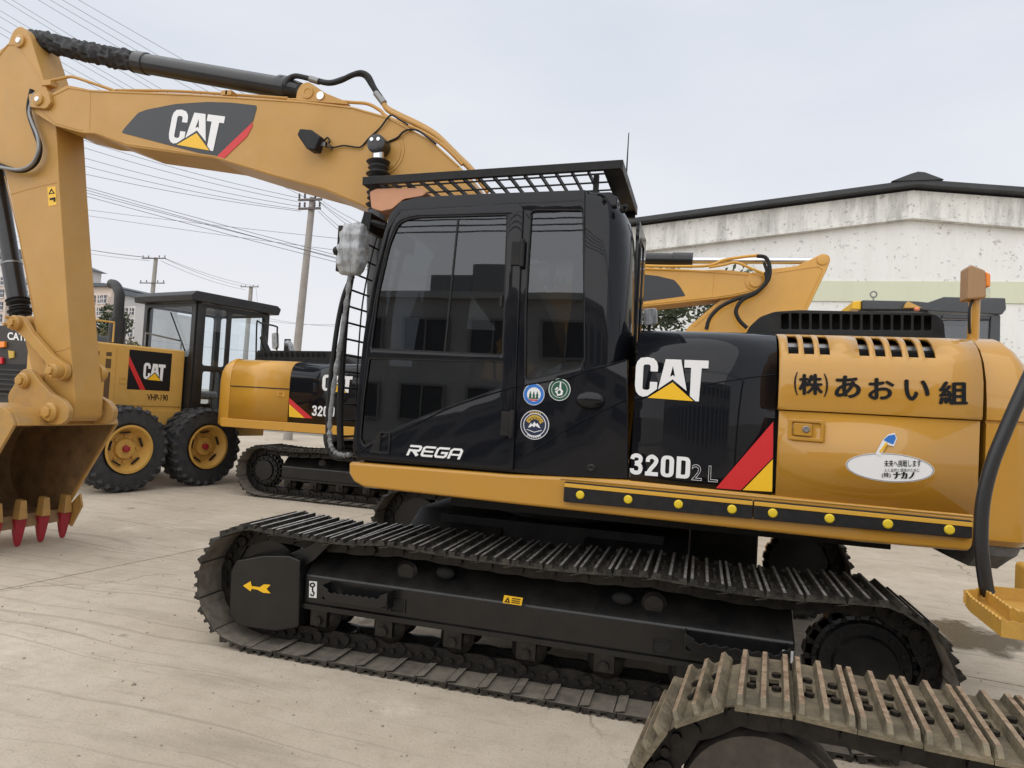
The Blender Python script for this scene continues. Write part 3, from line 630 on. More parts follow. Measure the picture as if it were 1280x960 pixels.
# ================================================================== MAIN EXCAVATOR
S = 3.75                                   # near side plane of the house
CX, CY = -.94, 5.12                        # swing centre
A = thing('excavator', 'large yellow and black crawler excavator filling the foreground, its arm hanging at left', 'excavator', (CX, CY, 0))
s = lambda x, y, Y=S: at(x, y, Y)
PITCHL = .19
me_shoe = shoe_mesh('track_shoe', PITCHL, .6, [m_shoe, m_worn, m_dust]); me_link = link_mesh('track_link', PITCHL, m_link)
XI, XS, RT, ZB = -2.66, .85, .298, .098
def undercarriage(T, cx, yn, direction=1, near=True, detail=True, xi=XI-CX, xs=XS-CX, ms=None, ml=None, sp=1):
    # yn = outer plane of the near track; both tracks, frames, wheels.  sp=1: sprocket at +X end
    ms = ms or me_shoe; ml = ml or me_link
    for side, yo in ((1, yn), (-1, yn+2.98)):
        yc = yo+side*.30; a, b = cx+xi, cx+xs
        path = track_path(a, b, RT, ZB, [a+(b-a)*.28, a+(b-a)*.70], .028)
        lay_track(T, path, PITCHL, yc, ms, ml, .03)
        idx, spx = (a, b) if sp > 0 else (b, a)
        zc = ZB+RT
        w = G(); w.lathe((idx, yc-side*.075, zc), (0, side, 0), [(0, .06), (0, .25), (.03, .262), (.045, .262), (.05, .235), (.10, .235), (.105, .262), (.12, .262), (.15, .25), (.15, .06)], 40)
        w.obj('idler_wheel', m_frm, T)
        g = G(); g.lathe((spx, yc-side*.05, zc), (0, side, 0), [(0, .2), (0, .275), (.06, .275), (.06, .2)], 42)
        for k in range(21):
            t = 2*pi*k/21; g.bar((spx+.26*cos(t), yc-side*.05, zc+.26*sin(t)), (spx+.26*cos(t), yc+side*.01, zc+.26*sin(t)), .05, .05, (cos(t), 0, sin(t)))
        so = g.obj('sprocket', m_frm, T)
        g = G(); yo2 = yo+side*.16; g.lathe((spx, yo2+side*.14, zc), (0, -side, 0), [(0, .245), (.06, .245), (.065, .225), (.10, .215), (.105, .16), (.135, .15), (.14, .02)], 36)
        g.obj('final_drive', m_frm, T, label=None)
        g = G()
        for k in range(22):
            t = 2*pi*k/22; g.cyl((spx+.235*cos(t), yo2+side*.14, zc+.235*sin(t)), (spx+.235*cos(t), yo2+side*.055, zc+.235*sin(t)), .014, 6)
        for k in range(14):
            t = 2*pi*k/14; g.cyl((spx+.188*cos(t), yo2+side*.1, zc+.188*sin(t)), (spx+.188*cos(t), yo2+side*.02, zc+.188*sin(t)), .013, 6)
        g.obj('bolt_ring', m_bsat, T, kind='stuff')
        # track frame: box beam with a sloping shoulder
        f0, f1 = (idx+.33, spx-.34) if idx < spx else (spx+.34, idx-.33)
        y = lambda d: yo+side*d
        prof = [(y(.125), .315), (y(.125), .485), (y(.145), .505), (y(.27), .62), (y(.33), .635), (y(.46), .635), (y(.46), .22), (y(.42), .22), (y(.42), .30), (y(.145), .30)]
        fb = G().prismx(prof, f0, f1).obj('track_frame', m_frm, T, bevel=.012)
        G().prismx([(y(.112), .285), (y(.112), .315), (y(.4), .315), (y(.4), .285)], f0, f1).obj('frame_lip', m_frm, fb)
        # rollers
        for k in range(7):
            x = f0+.12+(f1-f0-.2)*k/6
            g = G(); g.lathe((x, yc-.15, ZB+.045+.085), (0, 1, 0), [(0, .05), (.01, .062), (.04, .095), (.05, .105), (.055, .085), (.11, .085), (.19, .085), (.245, .085), (.25, .105), (.26, .095), (.29, .062), (.3, .05)], 18)
            g.obj('track_roller', m_link, T)
            g = G(); ys = y(.115); g.box(x-.055, x+.055, min(ys, ys+side*.04), max(ys, ys+side*.04), .19, .285).cyl((x, ys, .225), (x, ys+side*.03-side*.05, .225), .028, 10); g.obj('roller_bracket', m_link, T)
        for k in (.28, .70):
            x = a+(b-a)*k; g = G(); g.lathe((x, yc-.12, ZB+2*RT-.125), (0, 1, 0), [(0, .05), (.02, .07), (.22, .07), (.24, .05)], 16)
            g.cyl((x, yc+side*.02, ZB+2*RT-.125), (x, yc+side*.2, ZB+2*RT-.14), .035, 10); g.box(x-.06, x+.06, min(y(.3), y(.42)), max(y(.3), y(.42)), .6, ZB+2*RT-.11); g.obj('carrier_roller', m_link, T)
    # centre frame, swing ring
    yc = yn+1.49; g = G()
    g.prismx([(yn+.42, .40), (yn+.42, .63), (yc-.62, .86), (yc+.62, .86), (yn+2.56, .63), (yn+2.56, .40), (yc+.6, .55), (yc-.6, .55)], cx-.95, cx-.30)
    g.prismx([(yn+.42, .40), (yn+.42, .63), (yc-.62, .86), (yc+.62, .86), (yn+2.56, .63), (yn+2.56, .40), (yc+.6, .55), (yc-.6, .55)], cx+.25, cx+.90)
    g.box(cx-.75, cx+.75, yc-.75, yc+.75, .56, .85); g.obj('centre_frame', m_bsat, T, bevel=.01)
    g = G(); g.lathe((cx, yc, .851), (0, 0, 1), [(0, .62), (.09, .62), (.095, .66), (.2, .66), (.2, .3)], 48)
    for k in range(60):
        t = 2*pi*k/60; g.box(cx+.655*cos(t)-.012, cx+.655*cos(t)+.012, yc+.655*sin(t)-.012, yc+.655*sin(t)+.012, .955, 1.03)
    g.obj('swing_ring', m_bsat, T)
undercarriage(A, CX, 3.634)
YF = 3.634+.125
# idler guard cover with its yellow arrow
p = XZ([(289, 714), (296, 700), (330, 694), (362, 694), (376, 700), (374, 784), (345, 789), (300, 783), (287, 768)], YF-.04)
ig = G().prism(rpoly(p, .018, 3), YF-.05, YF+.30).obj('idler_cover', m_frm, A, bevel=.012)
pxdecal('arrow_sticker', [[(304, 732), (313.5, 726.5), (315, 732.5), (325, 733.8), (330, 730.3), (338.5, 730.8), (333.5, 736), (338.5, 741.6), (329, 740.8), (322, 737), (315, 735.8), (313.5, 739)]], m_yv, ig, YF-.052)
p = XZ([(356, 694), (384, 683), (408, 668), (412, 680), (392, 700), (372, 712)], YF)
G().prism(p, YF+.01, YF+.2).obj('frame_web', m_frm, A, bevel=.006)
# black plates colouring in shaded holes, then steps and stickers on the frame side
for (x0, y0, x1, y1) in ((488, 749, 508, 764), (815, 799, 838, 816)):
    q = XZ([(x0, y0), (x1, y0+2), (x1, y1+1), (x0, y1-1)], YF); cxh = (q[0][0]+q[1][0])/2; czh = (q[0][1]+q[3][1])/2
    G().box(cxh-.042, cxh+.042, YF-.004, YF-.001, czh-.033, czh+.033).obj('opening_shade', m_inside, A)
    plate('opening_rim', rpoly([(cxh-.05, czh-.04), (cxh+.05, czh-.04), (cxh+.05, czh+.04), (cxh-.05, czh+.04)], .008), [rpoly([(cxh-.042, czh-.033), (cxh+.042, czh-.033), (cxh+.042, czh+.033), (cxh-.042, czh+.033)], .006)], YF-.010, YF-.001, m_frm, A)
def serr_step(xa, xb, za, zb_):
    n = 16; top = []
    for i in range(n+1):
        t = i/n; x = xa+(xb-xa)*t; z = za+(zb_-za)*t; top.append((x, z-(.012 if i % 2 else 0)-.012))
    poly = [(xa-.05, za+.02), (xa, za)]+top+[(xb, zb_), (xb+.05, zb_+.02), (xb+.05, zb_-.05), (xb, zb_-.075), (xa, za-.07), (xa-.05, za-.03)]
    g = G().prism(poly, YF-.10, YF-.09); g.box(xa-.05, xb+.05, YF-.09, YF-.001, min(za, zb_)-.075, min(za, zb_)-.065); g.box(xa-.05, xa-.04, YF-.09, YF-.001, za-.07, za+.02); g.box(xb+.04, xb+.05, YF-.09, YF-.001, zb_-.07, zb_+.02)
    g.obj('frame_step', m_frm, A, bevel=.002)
q = XZ([(410, 737), (474, 745), (868, 799), (975, 815)], YF-.1)
serr_step(q[0][0], q[1][0], q[0][1], q[1][1]); serr_step(q[2][0], q[3][0], q[2][1], q[3][1])
pxdecal('lifting_sticker', [[(387, 726), (396.5, 727), (396, 747.5), (386.5, 746.5)]], m_white, A, YF-.001)
pxdecal('hook_print', [[(391+4*cos(t)*.9, 731+3.2*sin(t)) for t in [k*pi/6 for k in range(12)]], [(391+1.8*cos(t), 731+1.5*sin(t)) for t in [k*pi/4 for k in range(8)]]], m_kv, A, YF-.001, .0045)
pxdecal('hook_print', [[(390.3, 734), (392, 734), (392, 738), (394, 741), (392.5, 745), (389, 745), (388, 742), (389.4, 742), (390.4, 743.6), (392, 743), (392, 741), (390.3, 739)]], m_kv, A, YF-.001, .0045)
pxdecal('lifting_sticker', [[(978, 812), (992, 814), (991, 829), (977, 827)]], m_white, A, YF-.001)
pxdecal('hook_print', [[(984, 815), (989, 820), (986.5, 820), (986, 826), (983, 826), (983, 820), (980, 819)]], m_kv, A, YF-.001, .0045)
F = fr((632, 750), (655, 753.5), (634, 740.5), YF+.02)
decal('warning_sticker', [[(0, 0), (1, 0), (1, 1), (0, 1)]], m_yv, A, F, .06)
decal('warning_print', [[(.08, .15), (.38, .15), (.23, .85)], [(.17, .25), (.29, .25), (.23, .6)]], m_kv, A, F, .063)
for k in range(3): decal('warning_print', [[(.45, .2+k*.25), (.9, .2+k*.25), (.9, .3+k*.25), (.45, .3+k*.25)]], m_kv, A, F, .063)
# black ovals colour in shaded pockets on the shoulder, below the carrier rollers
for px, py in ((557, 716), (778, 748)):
    q = at(px, py, YF+.07); G().ball((q.x, q.y, q.z), .06, .03, .035).obj('pocket_shade', m_inside, A)

# ---- house: revolving frame skirt and rubber rail
ZS = s(440, 578).z; ZSB = s(1000, 668).z
sk = XZ([(436.5, 577), (437, 592), (443, 602), (455, 609)], S); sk = [sk[0], sk[1], sk[2], sk[3]]
q = XZ([(640, 630), (1071, 677), (1214, 689.5)], S)
sk += [(q[0][0], q[0][1]), (q[1][0], q[1][1]), (q[2][0]-.01, q[2][1]), (q[2][0]+.004, q[2][1]+.03)]
q = XZ([(1219, 645), (785, 600), (640, 593)], S); sk += [q[0], q[1], q[2]]
G().prism(sk, S-.012, S+.16).obj('side_skirt', m_yel, A, bevel=.02, seg=3)
G().box(-2.0, 1.25, S+.161, 6.35, 1.04, 1.16).obj('revolving_frame', m_bsat, A)
G().box(-1.5, 1.0, S+.3, 6.2, .96, 1.035).obj('belly_plate', m_bsat, A)
q = XZ([(706, 602), (706, 627), (1214, 673), (1214, 651)], S-.03); q2 = at(941, 640, S-.03).x
zt = lambda x: q[0][1]+(q[3][1]-q[0][1])*(x-q[0][0])/(q[3][0]-q[0][0]); zb2 = lambda x: q[1][1]+(q[2][1]-q[1][1])*(x-q[1][0])/(q[2][0]-q[1][0])
for xa, xb in ((q[0][0], q2-.002), (q2+.002, q[2][0])):
    ra = G().prism(rpoly([(xa, zt(xa)), (xb, zt(xb)), (xb, zb2(xb)), (xa, zb2(xa))], .006, 2), S-.045, S-.013).obj('rubber_rail', m_rub, A, bevel=.006)
    G().prism([(xa+.002, zt(xa)-.006), (xb-.002, zt(xb)-.006), (xb-.002, zt(xb)-.027), (xa+.002, zt(xa)-.027)], S-.049, S-.043).obj('rail_stripe', m_ys, ra, bevel=.002)
    for k, px in enumerate((725, 785, 848, 915) if xa < q2-.01 and xa < 0 else (966, 1037, 1110, 1187)):
        x = at(px, 620+(px-725)*.0905, S-.05).x; z = (zt(x)+zb2(x))/2-.008
        G().lathe((x, S-.044, z), (0, -1, 0), [(0, .023), (.006, .023), (.012, .017), (.013, .005)], 18).obj('rail_button', m_yb, ra)
# thin lip above the rail
q = XZ([(700, 600), (1217, 648)], S-.02)
G().tube([(q[0][0], S-.008, q[0][1]+.008), (q[1][0], S-.008, q[1][1]+.008)], .008, 8).obj('skirt_lip', m_yel, A)

# ---- bonnet: panels whose top rolls inwards
prof = [(S, 1.23), (S, 1.30), (S, 1.66), (S+.001, 1.75), (S+.006, 1.84), (S+.020, 1.92), (S+.045, 1.985), (S+.08, 2.03), (S+.13, 2.065), (S+.2, 2.088), (S+.32, 2.10), (S+.6, 2.105)]
def loft(xs, prof, hole=lambda i, j: False, thick=.02):
    g = G(); n = len(prof); v = [(x, y, z) for x in xs for y, z in prof]
    f = [(i*n+j, (i+1)*n+j, (i+1)*n+j+1, i*n+j+1) for i in range(len(xs)-1) for j in range(n-1) if not hole(i, j)]
    g.add(v, f); return g
def solid(o, t, off=-1):
    m = o.modifiers.new('solid', 'SOLIDIFY'); m.thickness = t; m.offset = off; return o
def zfix(pr, dz): return [(y, z+(dz if z < 1.3 else 0)) for y, z in pr]
xa, xb = s(787, 600).x, s(971, 500).x
xsp = xb+.006; xe = s(1224, 600).x
zb_ = s(785, 600).z; zbr = s(968, 615).z
for nm, x0, x1, mt in (('black_bonnet_door', xa+.004, xb-.006, m_blk),):
    o = loft([x0, x1], prof, thick=.02).obj(nm, mt, A); solid(o, .03); BD = o
# yellow door: lower flat door and upper bulged cover with vent slots
low = [(S, 1.215), (S, 1.665)]
o = loft([xsp+.008, xe-.005], low).obj('lower_bonnet_door', m_yel, A); solid(o, .025); LD = o
d = .014
upp = [(S+.01, 1.667), (S-d+.004, 1.672), (S-d, 1.69), (S-d, 1.78), (S-d+.004, 1.85), (S+.008, 1.915), (S+.030, 1.965), (S+.052, 1.995), (S+.082, 2.027), (S+.122, 2.056), (S+.175, 2.078), (S+.24, 2.09), (S+.34, 2.10), (S+.6, 2.105)]
ns = sorted(range(len(upp)), key=lambda i: 0)
slots = [(985, 998), (1004.5, 1017.5), (1024, 1037), (1073, 1086), (1093, 1106), (1113, 1127), (1134, 1147), (1154, 1168)]
xs = [xsp]; cols = set(); Ysl = S+.07
for a, b in slots:
    xa_, xb_ = at(a, 428, Ysl).x, at(b, 428, Ysl).x; cols.add(len(xs)); xs += [xa_, xb_]
xs.append(xe)
o = loft(xs, upp, hole=lambda i, j: i in cols and 6 <= j <= 10).obj('vented_bonnet_cover', m_yel, A); solid(o, .02); VC = o
G().box(xsp+.02, xe-.02, S+.12, S+.5, 1.25, 2.0).box(xsp+.02, xe-.02, S+.36, S+.5, 2.0, 2.06).obj('engine_bay', m_inside, A)
G().tube([(xsp+.05, S+.17, 2.012), (xe-.05, S+.17, 2.012)], .022, 8).obj('engine_pipe', m_dst, A)
G().box(xsp+.02, xe-.02, S+.31, S+.335, 2.02, 2.055).obj('engine_brace', m_yel, A)
# top deck and the black louvred engine hood
G().box(-.40, 1.28, S+.601, 6.45, 1.9, 2.103).obj('bonnet_deck', m_blk, A, bevel=.01)
G().box(-.40, 1.28, 6.2, 6.45, 1.2, 1.899).obj('far_side_panel', m_yel, A)
YH = 4.50
hp = XZ([(932, 420), (937, 408), (950, 396), (968, 389.5), (1000, 387.5), (1160, 391), (1172, 394), (1180, 402), (1183, 424)], YH)
hp[0] = (hp[0][0], 2.105); hp[-1] = (hp[-1][0], 2.105)
holes = []
for k in range(15):
    x0 = 976.5+k*12.75; yb = 411.5+k*.12; holes.append(rpoly(XZ([(x0, 391.5+k*.22 if k else 393), (x0+9.4, 391.5+k*.22), (x0+9.4, yb), (x0, yb)], YH), .01, 3))
plate('engine_hood_side', rpoly(hp, .02, 3), holes, YH, YH+.02, m_bsat, A, bev=.003)
hi = [(x*.985+.008, z-.006 if z > 2.2 else z) for x, z in hp]
G().prism(hi, YH+.12, YH+.95).obj('engine_hood_core', m_inside, A)
ghd = G(); n = len(hp); hv = [(x, YH+.021, z) for x, z in hp[1:-1]]+[(x, YH+.98, z) for x, z in hp[1:-1]]; k2 = n-2
ghd.add(hv, [(i, i+1, k2+i+1, k2+i) for i in range(k2-1)]); o = ghd.obj('engine_hood_top', m_bsat, A, ang=60); solid(o, .01)

# ---- counterweight: rounded in plan, rounded on top
def outline(ins):
    pts = []; R = 2.75-ins; y0 = S+.012+ins; y1 = 6.49-ins; x0 = s(1230, 600).x+.006
    pts.append((x0, y0)); pts.append((x0+.12, y0))
    th0 = atan2(y0+.33-CY, 2.4); a0 = math.asin((y0+.36-CY)/R); cxn = CX+R*cos(a0)
    for k in range(1, 8):
        t = k/8; p0 = Vector((x0+.12, y0)); p1 = Vector((cxn-.04, y0)); p2 = Vector((CX+R*cos(a0), CY+R*sin(a0))); v = p0*(1-t)**2+p1*2*t*(1-t)+p2*t*t; pts.append(tuple(v))
    for k in range(13): a = a0+(-2*a0)*k/12; pts.append((CX+R*cos(a), CY+R*sin(a)))
    q = [(x, 2*CY-y) for x, y in pts[:9]]; q.reverse(); return pts+q
levels = [(.03, 1.07), (0, 1.10), (0, 1.22), (0, 1.6), (.0, 1.655), (.014, 1.660), (.014, 1.668), (.0, 1.674), (.004, 1.76), (.02, 1.86), (.055, 1.95), (.11, 2.02), (.19, 2.07), (.3, 2.10), (.45, 2.11)]
g = G(); rings = [[(x, y, z) for x, y in outline(i)] for i, z in levels]; nn = len(rings[0]); fs = []
for i in range(len(rings)-1):
    for k in range(nn): fs.append((i*nn+k, i*nn+(k+1) % nn, (i+1)*nn+(k+1) % nn, (i+1)*nn+k))
fs += [tuple(range(nn)), tuple(range((len(rings)-1)*nn, len(rings)*nn))]
g.add([p for r_ in rings for p in r_], fs); g.obj('counterweight', m_yel, A, ang=40)
g = G(); rings = [[(x, y, z) for x, y in outline(i)] for i, z in ((.04, 1.069), (.06, 1.02), (.16, .94), (.42, .93))]; fs = []
for i in range(3):
    for k in range(nn): fs.append((i*nn+k, i*nn+(k+1) % nn, (i+1)*nn+(k+1) % nn, (i+1)*nn+k))
fs += [tuple(range(nn)), tuple(range(3*nn, 4*nn))]
g.add([p for r_ in rings for p in r_], fs); g.obj('counterweight_underside', m_grey, A, ang=25)

# ---- bonnet graphics
F = fr((791.5, 497), (887, 498), (791.5, 447), S-.0)
Yd = S
def fxz(x0, z0, x1, z1, Y=S): return Vector((x0, Y, z0)), Vector((x1, Y, z0)), Vector((x0, Y, z1))
a = s(793, 497); b = s(886, 449); cat_logo(BD, fxz(a.x, a.z, b.x, b.z), .004)
a = s(787, 592); b = s(862, 569)
glyphs('model_digit', '320D', m_white, BD, fxz(a.x, s(787, 592.5).z, s(862, 600).x, s(787, 566).z), .12)
text('outline_number', '2', m_white, BD, fxz(s(864, 600).x, s(864, 600).z, s(877, 600).x, s(864, 580).z), .004, outline=.012)
text('outline_letter', 'L', m_white, BD, fxz(s(885, 602).x, s(885, 602).z, s(897, 602).x, s(885, 582).z), .004, outline=.012)
pxdecal('red_stripe', [[(895, 610), (966.5, 527), (966, 572), (926, 612.5)]], m_red, BD, S, .003)
pxdecal('yellow_stripe', [[(928.5, 612.5), (966, 574), (965, 614.5)]], m_yv, BD, S, .003)
YC = S-d
def jt(name, ch, x0, y0, x1, y1, bold=.012, par=None, m=m_kv, Y=YC, lift=.003):
    a = at(x0, y1, Y); b = at(x1, y0, Y); e = at(x1, y1, Y)
    if bold >= .012 and ch not in '()': return heavy(name, ch, m, par or VC, (a, e, at(x0, y0, Y)), .038 if bold < .05 else .03, lift)
    return text(name, ch, m, par or VC, (a, e, at(x0, y0, Y)), lift, bold=bold)
jt('lettering', '(', 992.5, 465, 997.5, 494, .012); jt('lettering', '株', 998, 467, 1029, 494, .03); jt('lettering', ')', 1029.5, 467, 1035, 496, .012)
jt('lettering', 'あ', 1043, 469, 1076, 498, .012); jt('lettering', 'お', 1085, 472, 1118, 500, .012); jt('lettering', 'い', 1130, 474, 1162, 501, .014); jt('lettering', '組', 1173, 476, 1210, 506, .035)
# latch on the lower door
la = plate('latch_frame', rpoly(XZ([(985, 523), (1030, 525.5), (1029, 553), (984, 549)], S), .008), [rpoly(XZ([(990, 527), (1026, 529.5), (1025, 548), (989.5, 545)], S), .006)], S-.01, S-.001, m_yel, LD, bev=.003)
G().prism(rpoly(XZ([(992, 528.5), (1014.5, 530), (1014, 545.5), (991.5, 543.5)], S), .006, 3), S-.016, S-.001).obj('latch_paddle', m_yel, LD, bevel=.003)
q = at(1007.5, 536.5, S-.017); G().lathe((q.x, S-.017, q.z), (0, -1, 0), [(0, .017), (.005, .017), (.007, .012), (.004, .009)], 18).obj('latch_lock', m_dst, LD)
# oval sticker (the figure printed on it in the photograph is left out; the shovel stays)
F = fr((1056, 591), (1166, 597), (1056, 562), S); O, R_, U_ = F
ov = s(1111.5, 584.5); rx = (s(1167, 585).x-s(1056, 580).x)/2; rz = (s(1111, 567).z-s(1111, 603).z)/2
OV = decal('oval_sticker', [circ(ov.x, ov.z, rx, 40, rz)], m_white, LD, (Vector((0, S, 0)), Vector((1, S, 0)), Vector((0, S, 1))), .002)
decal('oval_outline', [circ(ov.x, ov.z, rx*.985, 40, rz*.965), circ(ov.x, ov.z, rx*.965, 40, rz*.925)], m_dst, LD, (Vector((0, S, 0)), Vector((1, S, 0)), Vector((0, S, 1))), .0035, .0006)
jt('sticker_text', '未来へ挑戦します', 1105, 575, 1151, 583.5, .01, LD, m_kv, S, .005)
jt('sticker_text', '人と自然と環境のために', 1105, 585.5, 1149, 590, 0, LD, m_kv, S, .005)
jt('sticker_text', '(株)', 1102, 590.5, 1113, 597.5, .01, LD, m_kv, S, .005)
jt('sticker_text', 'ナカノ', 1116, 589.5, 1143, 598.5, .06, LD, m_kv, S, .005)
pxdecal('shovel_backing', [[(1103, 550), (1110, 543), (1118, 541), (1121, 548), (1117, 558), (1108, 556), (1100, 570), (1094, 567)]], m_white, LD, S, .0045)
pxdecal('shovel_print', [[(1104, 550), (1110, 544.5), (1118, 543), (1119.5, 548), (1116, 555.5), (1110, 553)]], m_blue, LD, S, .006)
pxdecal('shovel_print', [[(1107, 553), (1109.5, 554.5), (1101, 566), (1098.5, 564.5)]], m_yv, LD, S, .006)

# ---- machine-side black base panel + cab shell
YC0 = S+.015
cab_out = XZ([(447, 575), (440, 560), (446, 500), (453, 430), (462, 365), (477, 300), (487, 268), (500, 252), (522, 246), (600, 242), (731, 237)], YC0)
xr = s(733, 400).x; cab_out = cab_out+[(xr, s(733, 462).z), (s(784, 449).x, s(784, 449).z), (s(786, 600).x-.004, s(786, 600).z+.002), (s(700, 596).x, s(700, 596).z)]
W2 = rpoly(XZ([(664, 262), (729, 262), (731, 458), (656, 476), (657, 380)], YC0), [.03, .03, .06, .03, .01], 5)
doorhole = XZ([(452, 568), (459, 440), (470, 352), (486, 290), (499, 268), (635, 264), (632, 583)], YC0)
cabside = plate('cab_side', cab_out, [doorhole, W2], YC0, YC0+.045, m_blk, A, bev=.006)
DY = S-.008
dout = rpoly(XZ([(447, 572), (449, 520), (459, 425), (472, 350), (487, 287), (499, 263), (650, 254), (654, 262), (646, 440), (641, 589)], DY), [.01, .02, .02, .05, .05, .06, .02, .01, .01, .02], 5)
DW = rpoly(XZ([(463, 436), (472, 367), (486, 306), (498, 277), (520, 271), (634, 268), (628, 444)], DY), [.02, .02, .05, .06, .05, .02, .02], 5)
DL = rpoly(XZ([(450, 548), (454, 500), (461, 448), (629, 452), (627, 484), (600, 495), (545, 514), (490, 538), (455, 558)], DY), [.015, .02, .02, .02, .02, .1, .2, .2, .02], 5)
door = plate('cab_door', dout, [DW, DL], DY, DY+.03, m_blk, A, bev=.008)
def seal(name, poly, y, par, m=m_rub, w=.006):
    g = G(); pts = [Vector((x, y, z)) for x, z in poly]; g.tube(pts+[pts[0], pts[1]], w, 6, cap=False); return g.obj(name, m, par)
seal('window_seal', DW, DY+.006, door); seal('window_seal', DL, DY+.004, door, m_rub, .005); seal('window_seal', W2, YC0+.005, cabside)
seal('door_seal', dout, DY+.03, door, m_rub, .006)
def scale_poly(p, k):
    cx_ = sum(a for a, b in p)/len(p); cz_ = sum(b for a, b in p)/len(p); return [((a-cx_)*k+cx_, (b-cz_)*k+cz_) for a, b in p]
G().prism(scale_poly(DW, 1.006), DY+.014, DY+.019).obj('door_window', m_glass, door)
G().prism(scale_poly(DL, 1.006), DY+.013, DY+.018).obj('lower_door_window', m_glass, door)
G().prism(scale_poly(W2, 1.006), YC0+.014, YC0+.019).obj('rear_side_window', m_glass, cabside)
q = XZ([(572, 273), (555, 439), (632, 275), (628, 437)], DY)
G().bar((q[0][0], DY+.011, q[0][1]), (q[1][0], DY+.011, q[1][1]), .010, .008, (0, 1, 0)).obj('window_slider', m_rub, door)
q = at(626, 376, DY); G().box(q.x-.008, q.x+.008, DY+.0, DY+.013, q.z-.035, q.z+.035).obj('window_catch', m_rub, door)
for px, py in ((649, 317), (636, 530)):
    q = at(px, py, DY); g = G(); g.box(q.x-.045, q.x+.015, DY-.014, DY-.001, q.z-.07, q.z+.07); g.cyl((q.x+.022, DY-.014, q.z-.08), (q.x+.022, DY-.014, q.z+.08), .014, 12)
    g.obj('door_hinge', m_bsat, door, bevel=.004)
q = [at(462, 566, DY), at(489, 540, DY)]
plate('door_handle_bezel', rpoly([(q[0].x, q[0].z), (q[1].x, q[0].z), (q[1].x, q[1].z), (q[0].x+.06, q[1].z)], .012), [rpoly([(q[1].x-.065, q[0].z+.012), (q[1].x-.012, q[0].z+.012), (q[1].x-.012, q[1].z-.012), (q[1].x-.065, q[1].z-.012)], .008)], DY-.008, DY-.001, m_bsat, door, bev=.002)
# pressed swage lines across door and base panel
def swage(pts, Y, par, r=.0055): G().tube(smooth_path([at(x, y, Y) for x, y in pts], 6), r, 6).obj('pressed_crease', m_blk, par)
swage([(447, 572), (452, 563), (480, 548), (520, 530), (560, 511), (600, 497), (632, 487), (648, 482)], DY+.001, door)
swage([(655, 482), (700, 474), (722, 468), (733, 462)], YC0, cabside); swage([(733, 463), (760, 457), (783, 450)], YC0, cabside)
swage([(657, 570), (690, 548), (730, 525), (765, 508), (783, 500)], YC0, cabside, .004)
swage([(791, 500), (830, 490), (880, 481), (930, 473), (968, 468)], S+.001, BD, .003)
q = at(738, 500, YC0); G().ball((q.x, YC0+.002, q.z), .085, .035, .052, 24, 14).obj('oval_cap', m_blk, cabside)
q = at(739, 585, YC0); G().lathe((q.x, YC0+.002, q.z), (0, -1, 0), [(0, .024), (.012, .024), (.016, .014), (.012, .008)], 18).obj('round_plug', m_bsat, cabside)
glyphs('model_letter', 'REGA', m_white, door, fxz(at(508, 569, DY).x, at(508, 569, DY).z, at(580, 572, DY).x, at(508, 555.5, DY).z, DY), .09, .32, .003)
# round stickers
FX = (Vector((0, YC0, 0)), Vector((1, YC0, 0)), Vector((0, YC0, 1)))
def disc(name, c, r, m, lift, r2=0): return decal(name, [circ(c.x, c.z, r, 36)]+([circ(c.x, c.z, r2, 36)] if r2 else []), m, cabside, FX, lift, .0006)
def ring_text(c, r, sz, txt, m, lift, a0=90, step=14):
    a = a0+step*(len(txt)-1)/2
    for ch in txt:
        t = radians(a); o = Vector((c.x+r*cos(t), YC0, c.z+r*sin(t))); ex = Vector((sin(t), 0, -cos(t)))*sz*.7; ey = Vector((cos(t), 0, sin(t)))*sz
        text('sticker_letter', ch, m, cabside, (o-ex/2-ey/2, o+ex/2-ey/2, o-ex/2+ey/2), lift, bold=.02); a -= step
c1 = at(667.5, 493, YC0); R1 = .062
disc('round_sticker', c1, R1, m_white, .003); disc('sticker_ring', c1, R1*.95, m_blue, .004, R1*.66); disc('sticker_field', c1, R1*.6, m_white, .004)
for k in (-1, 0, 1):
    x = c1.x+k*.02; z = c1.z-.008; decal('tree_print', [[(x-.01, z-.018), (x+.01, z-.018), (x+.005, z), (x+.008, z), (x, z+.028), (x-.008, z), (x-.005, z)]], m_green, cabside, FX, .0055, .0006)
decal('red_print', [[(c1.x-.022, c1.z-.036), (c1.x+.022, c1.z-.036), (c1.x+.026, c1.z-.029), (c1.x-.026, c1.z-.029)]], m_red, cabside, FX, .0055, .0006)
c2 = at(699.5, 487, YC0)
disc('round_sticker', c2, R1*1.02, m_white, .003); disc('sticker_field', c2, R1*.96, m_green, .004); disc('sticker_ring', c2, R1*.74, m_white, .005, R1*.70)
hx, hz = c2.x, c2.z
decal('hand_print', [[(hx+.002, hz+.045), (hx+.008, hz+.046), (hx+.010, hz+.005), (hx+.022, hz-.008), (hx+.018, hz-.030), (hx-.012, hz-.036), (hx-.014, hz-.022), (hx-.026, hz-.014), (hx-.022, hz-.006), (hx-.028, hz), (hx-.020, hz+.006), (hx-.018, hz+.014), (hx-.008, hz+.012), (hx-.002, hz+.006)], [(hx-.002, hz-.002), (hx+.010, hz-.010), (hx+.006, hz-.024), (hx-.008, hz-.026), (hx-.010, hz-.012)]], m_white, cabside, FX, .0055, .0006)
for k in range(3): decal('hand_print', [[(hx-.024+k*.008, hz-.012+k*.007), (hx-.014+k*.008, hz-.004+k*.007), (hx-.016+k*.008, hz-.001+k*.007), (hx-.026+k*.008, hz-.009+k*.007)]], m_green, cabside, FX, .007, .0006)
c3 = at(668.5, 531, YC0); R3_ = .084
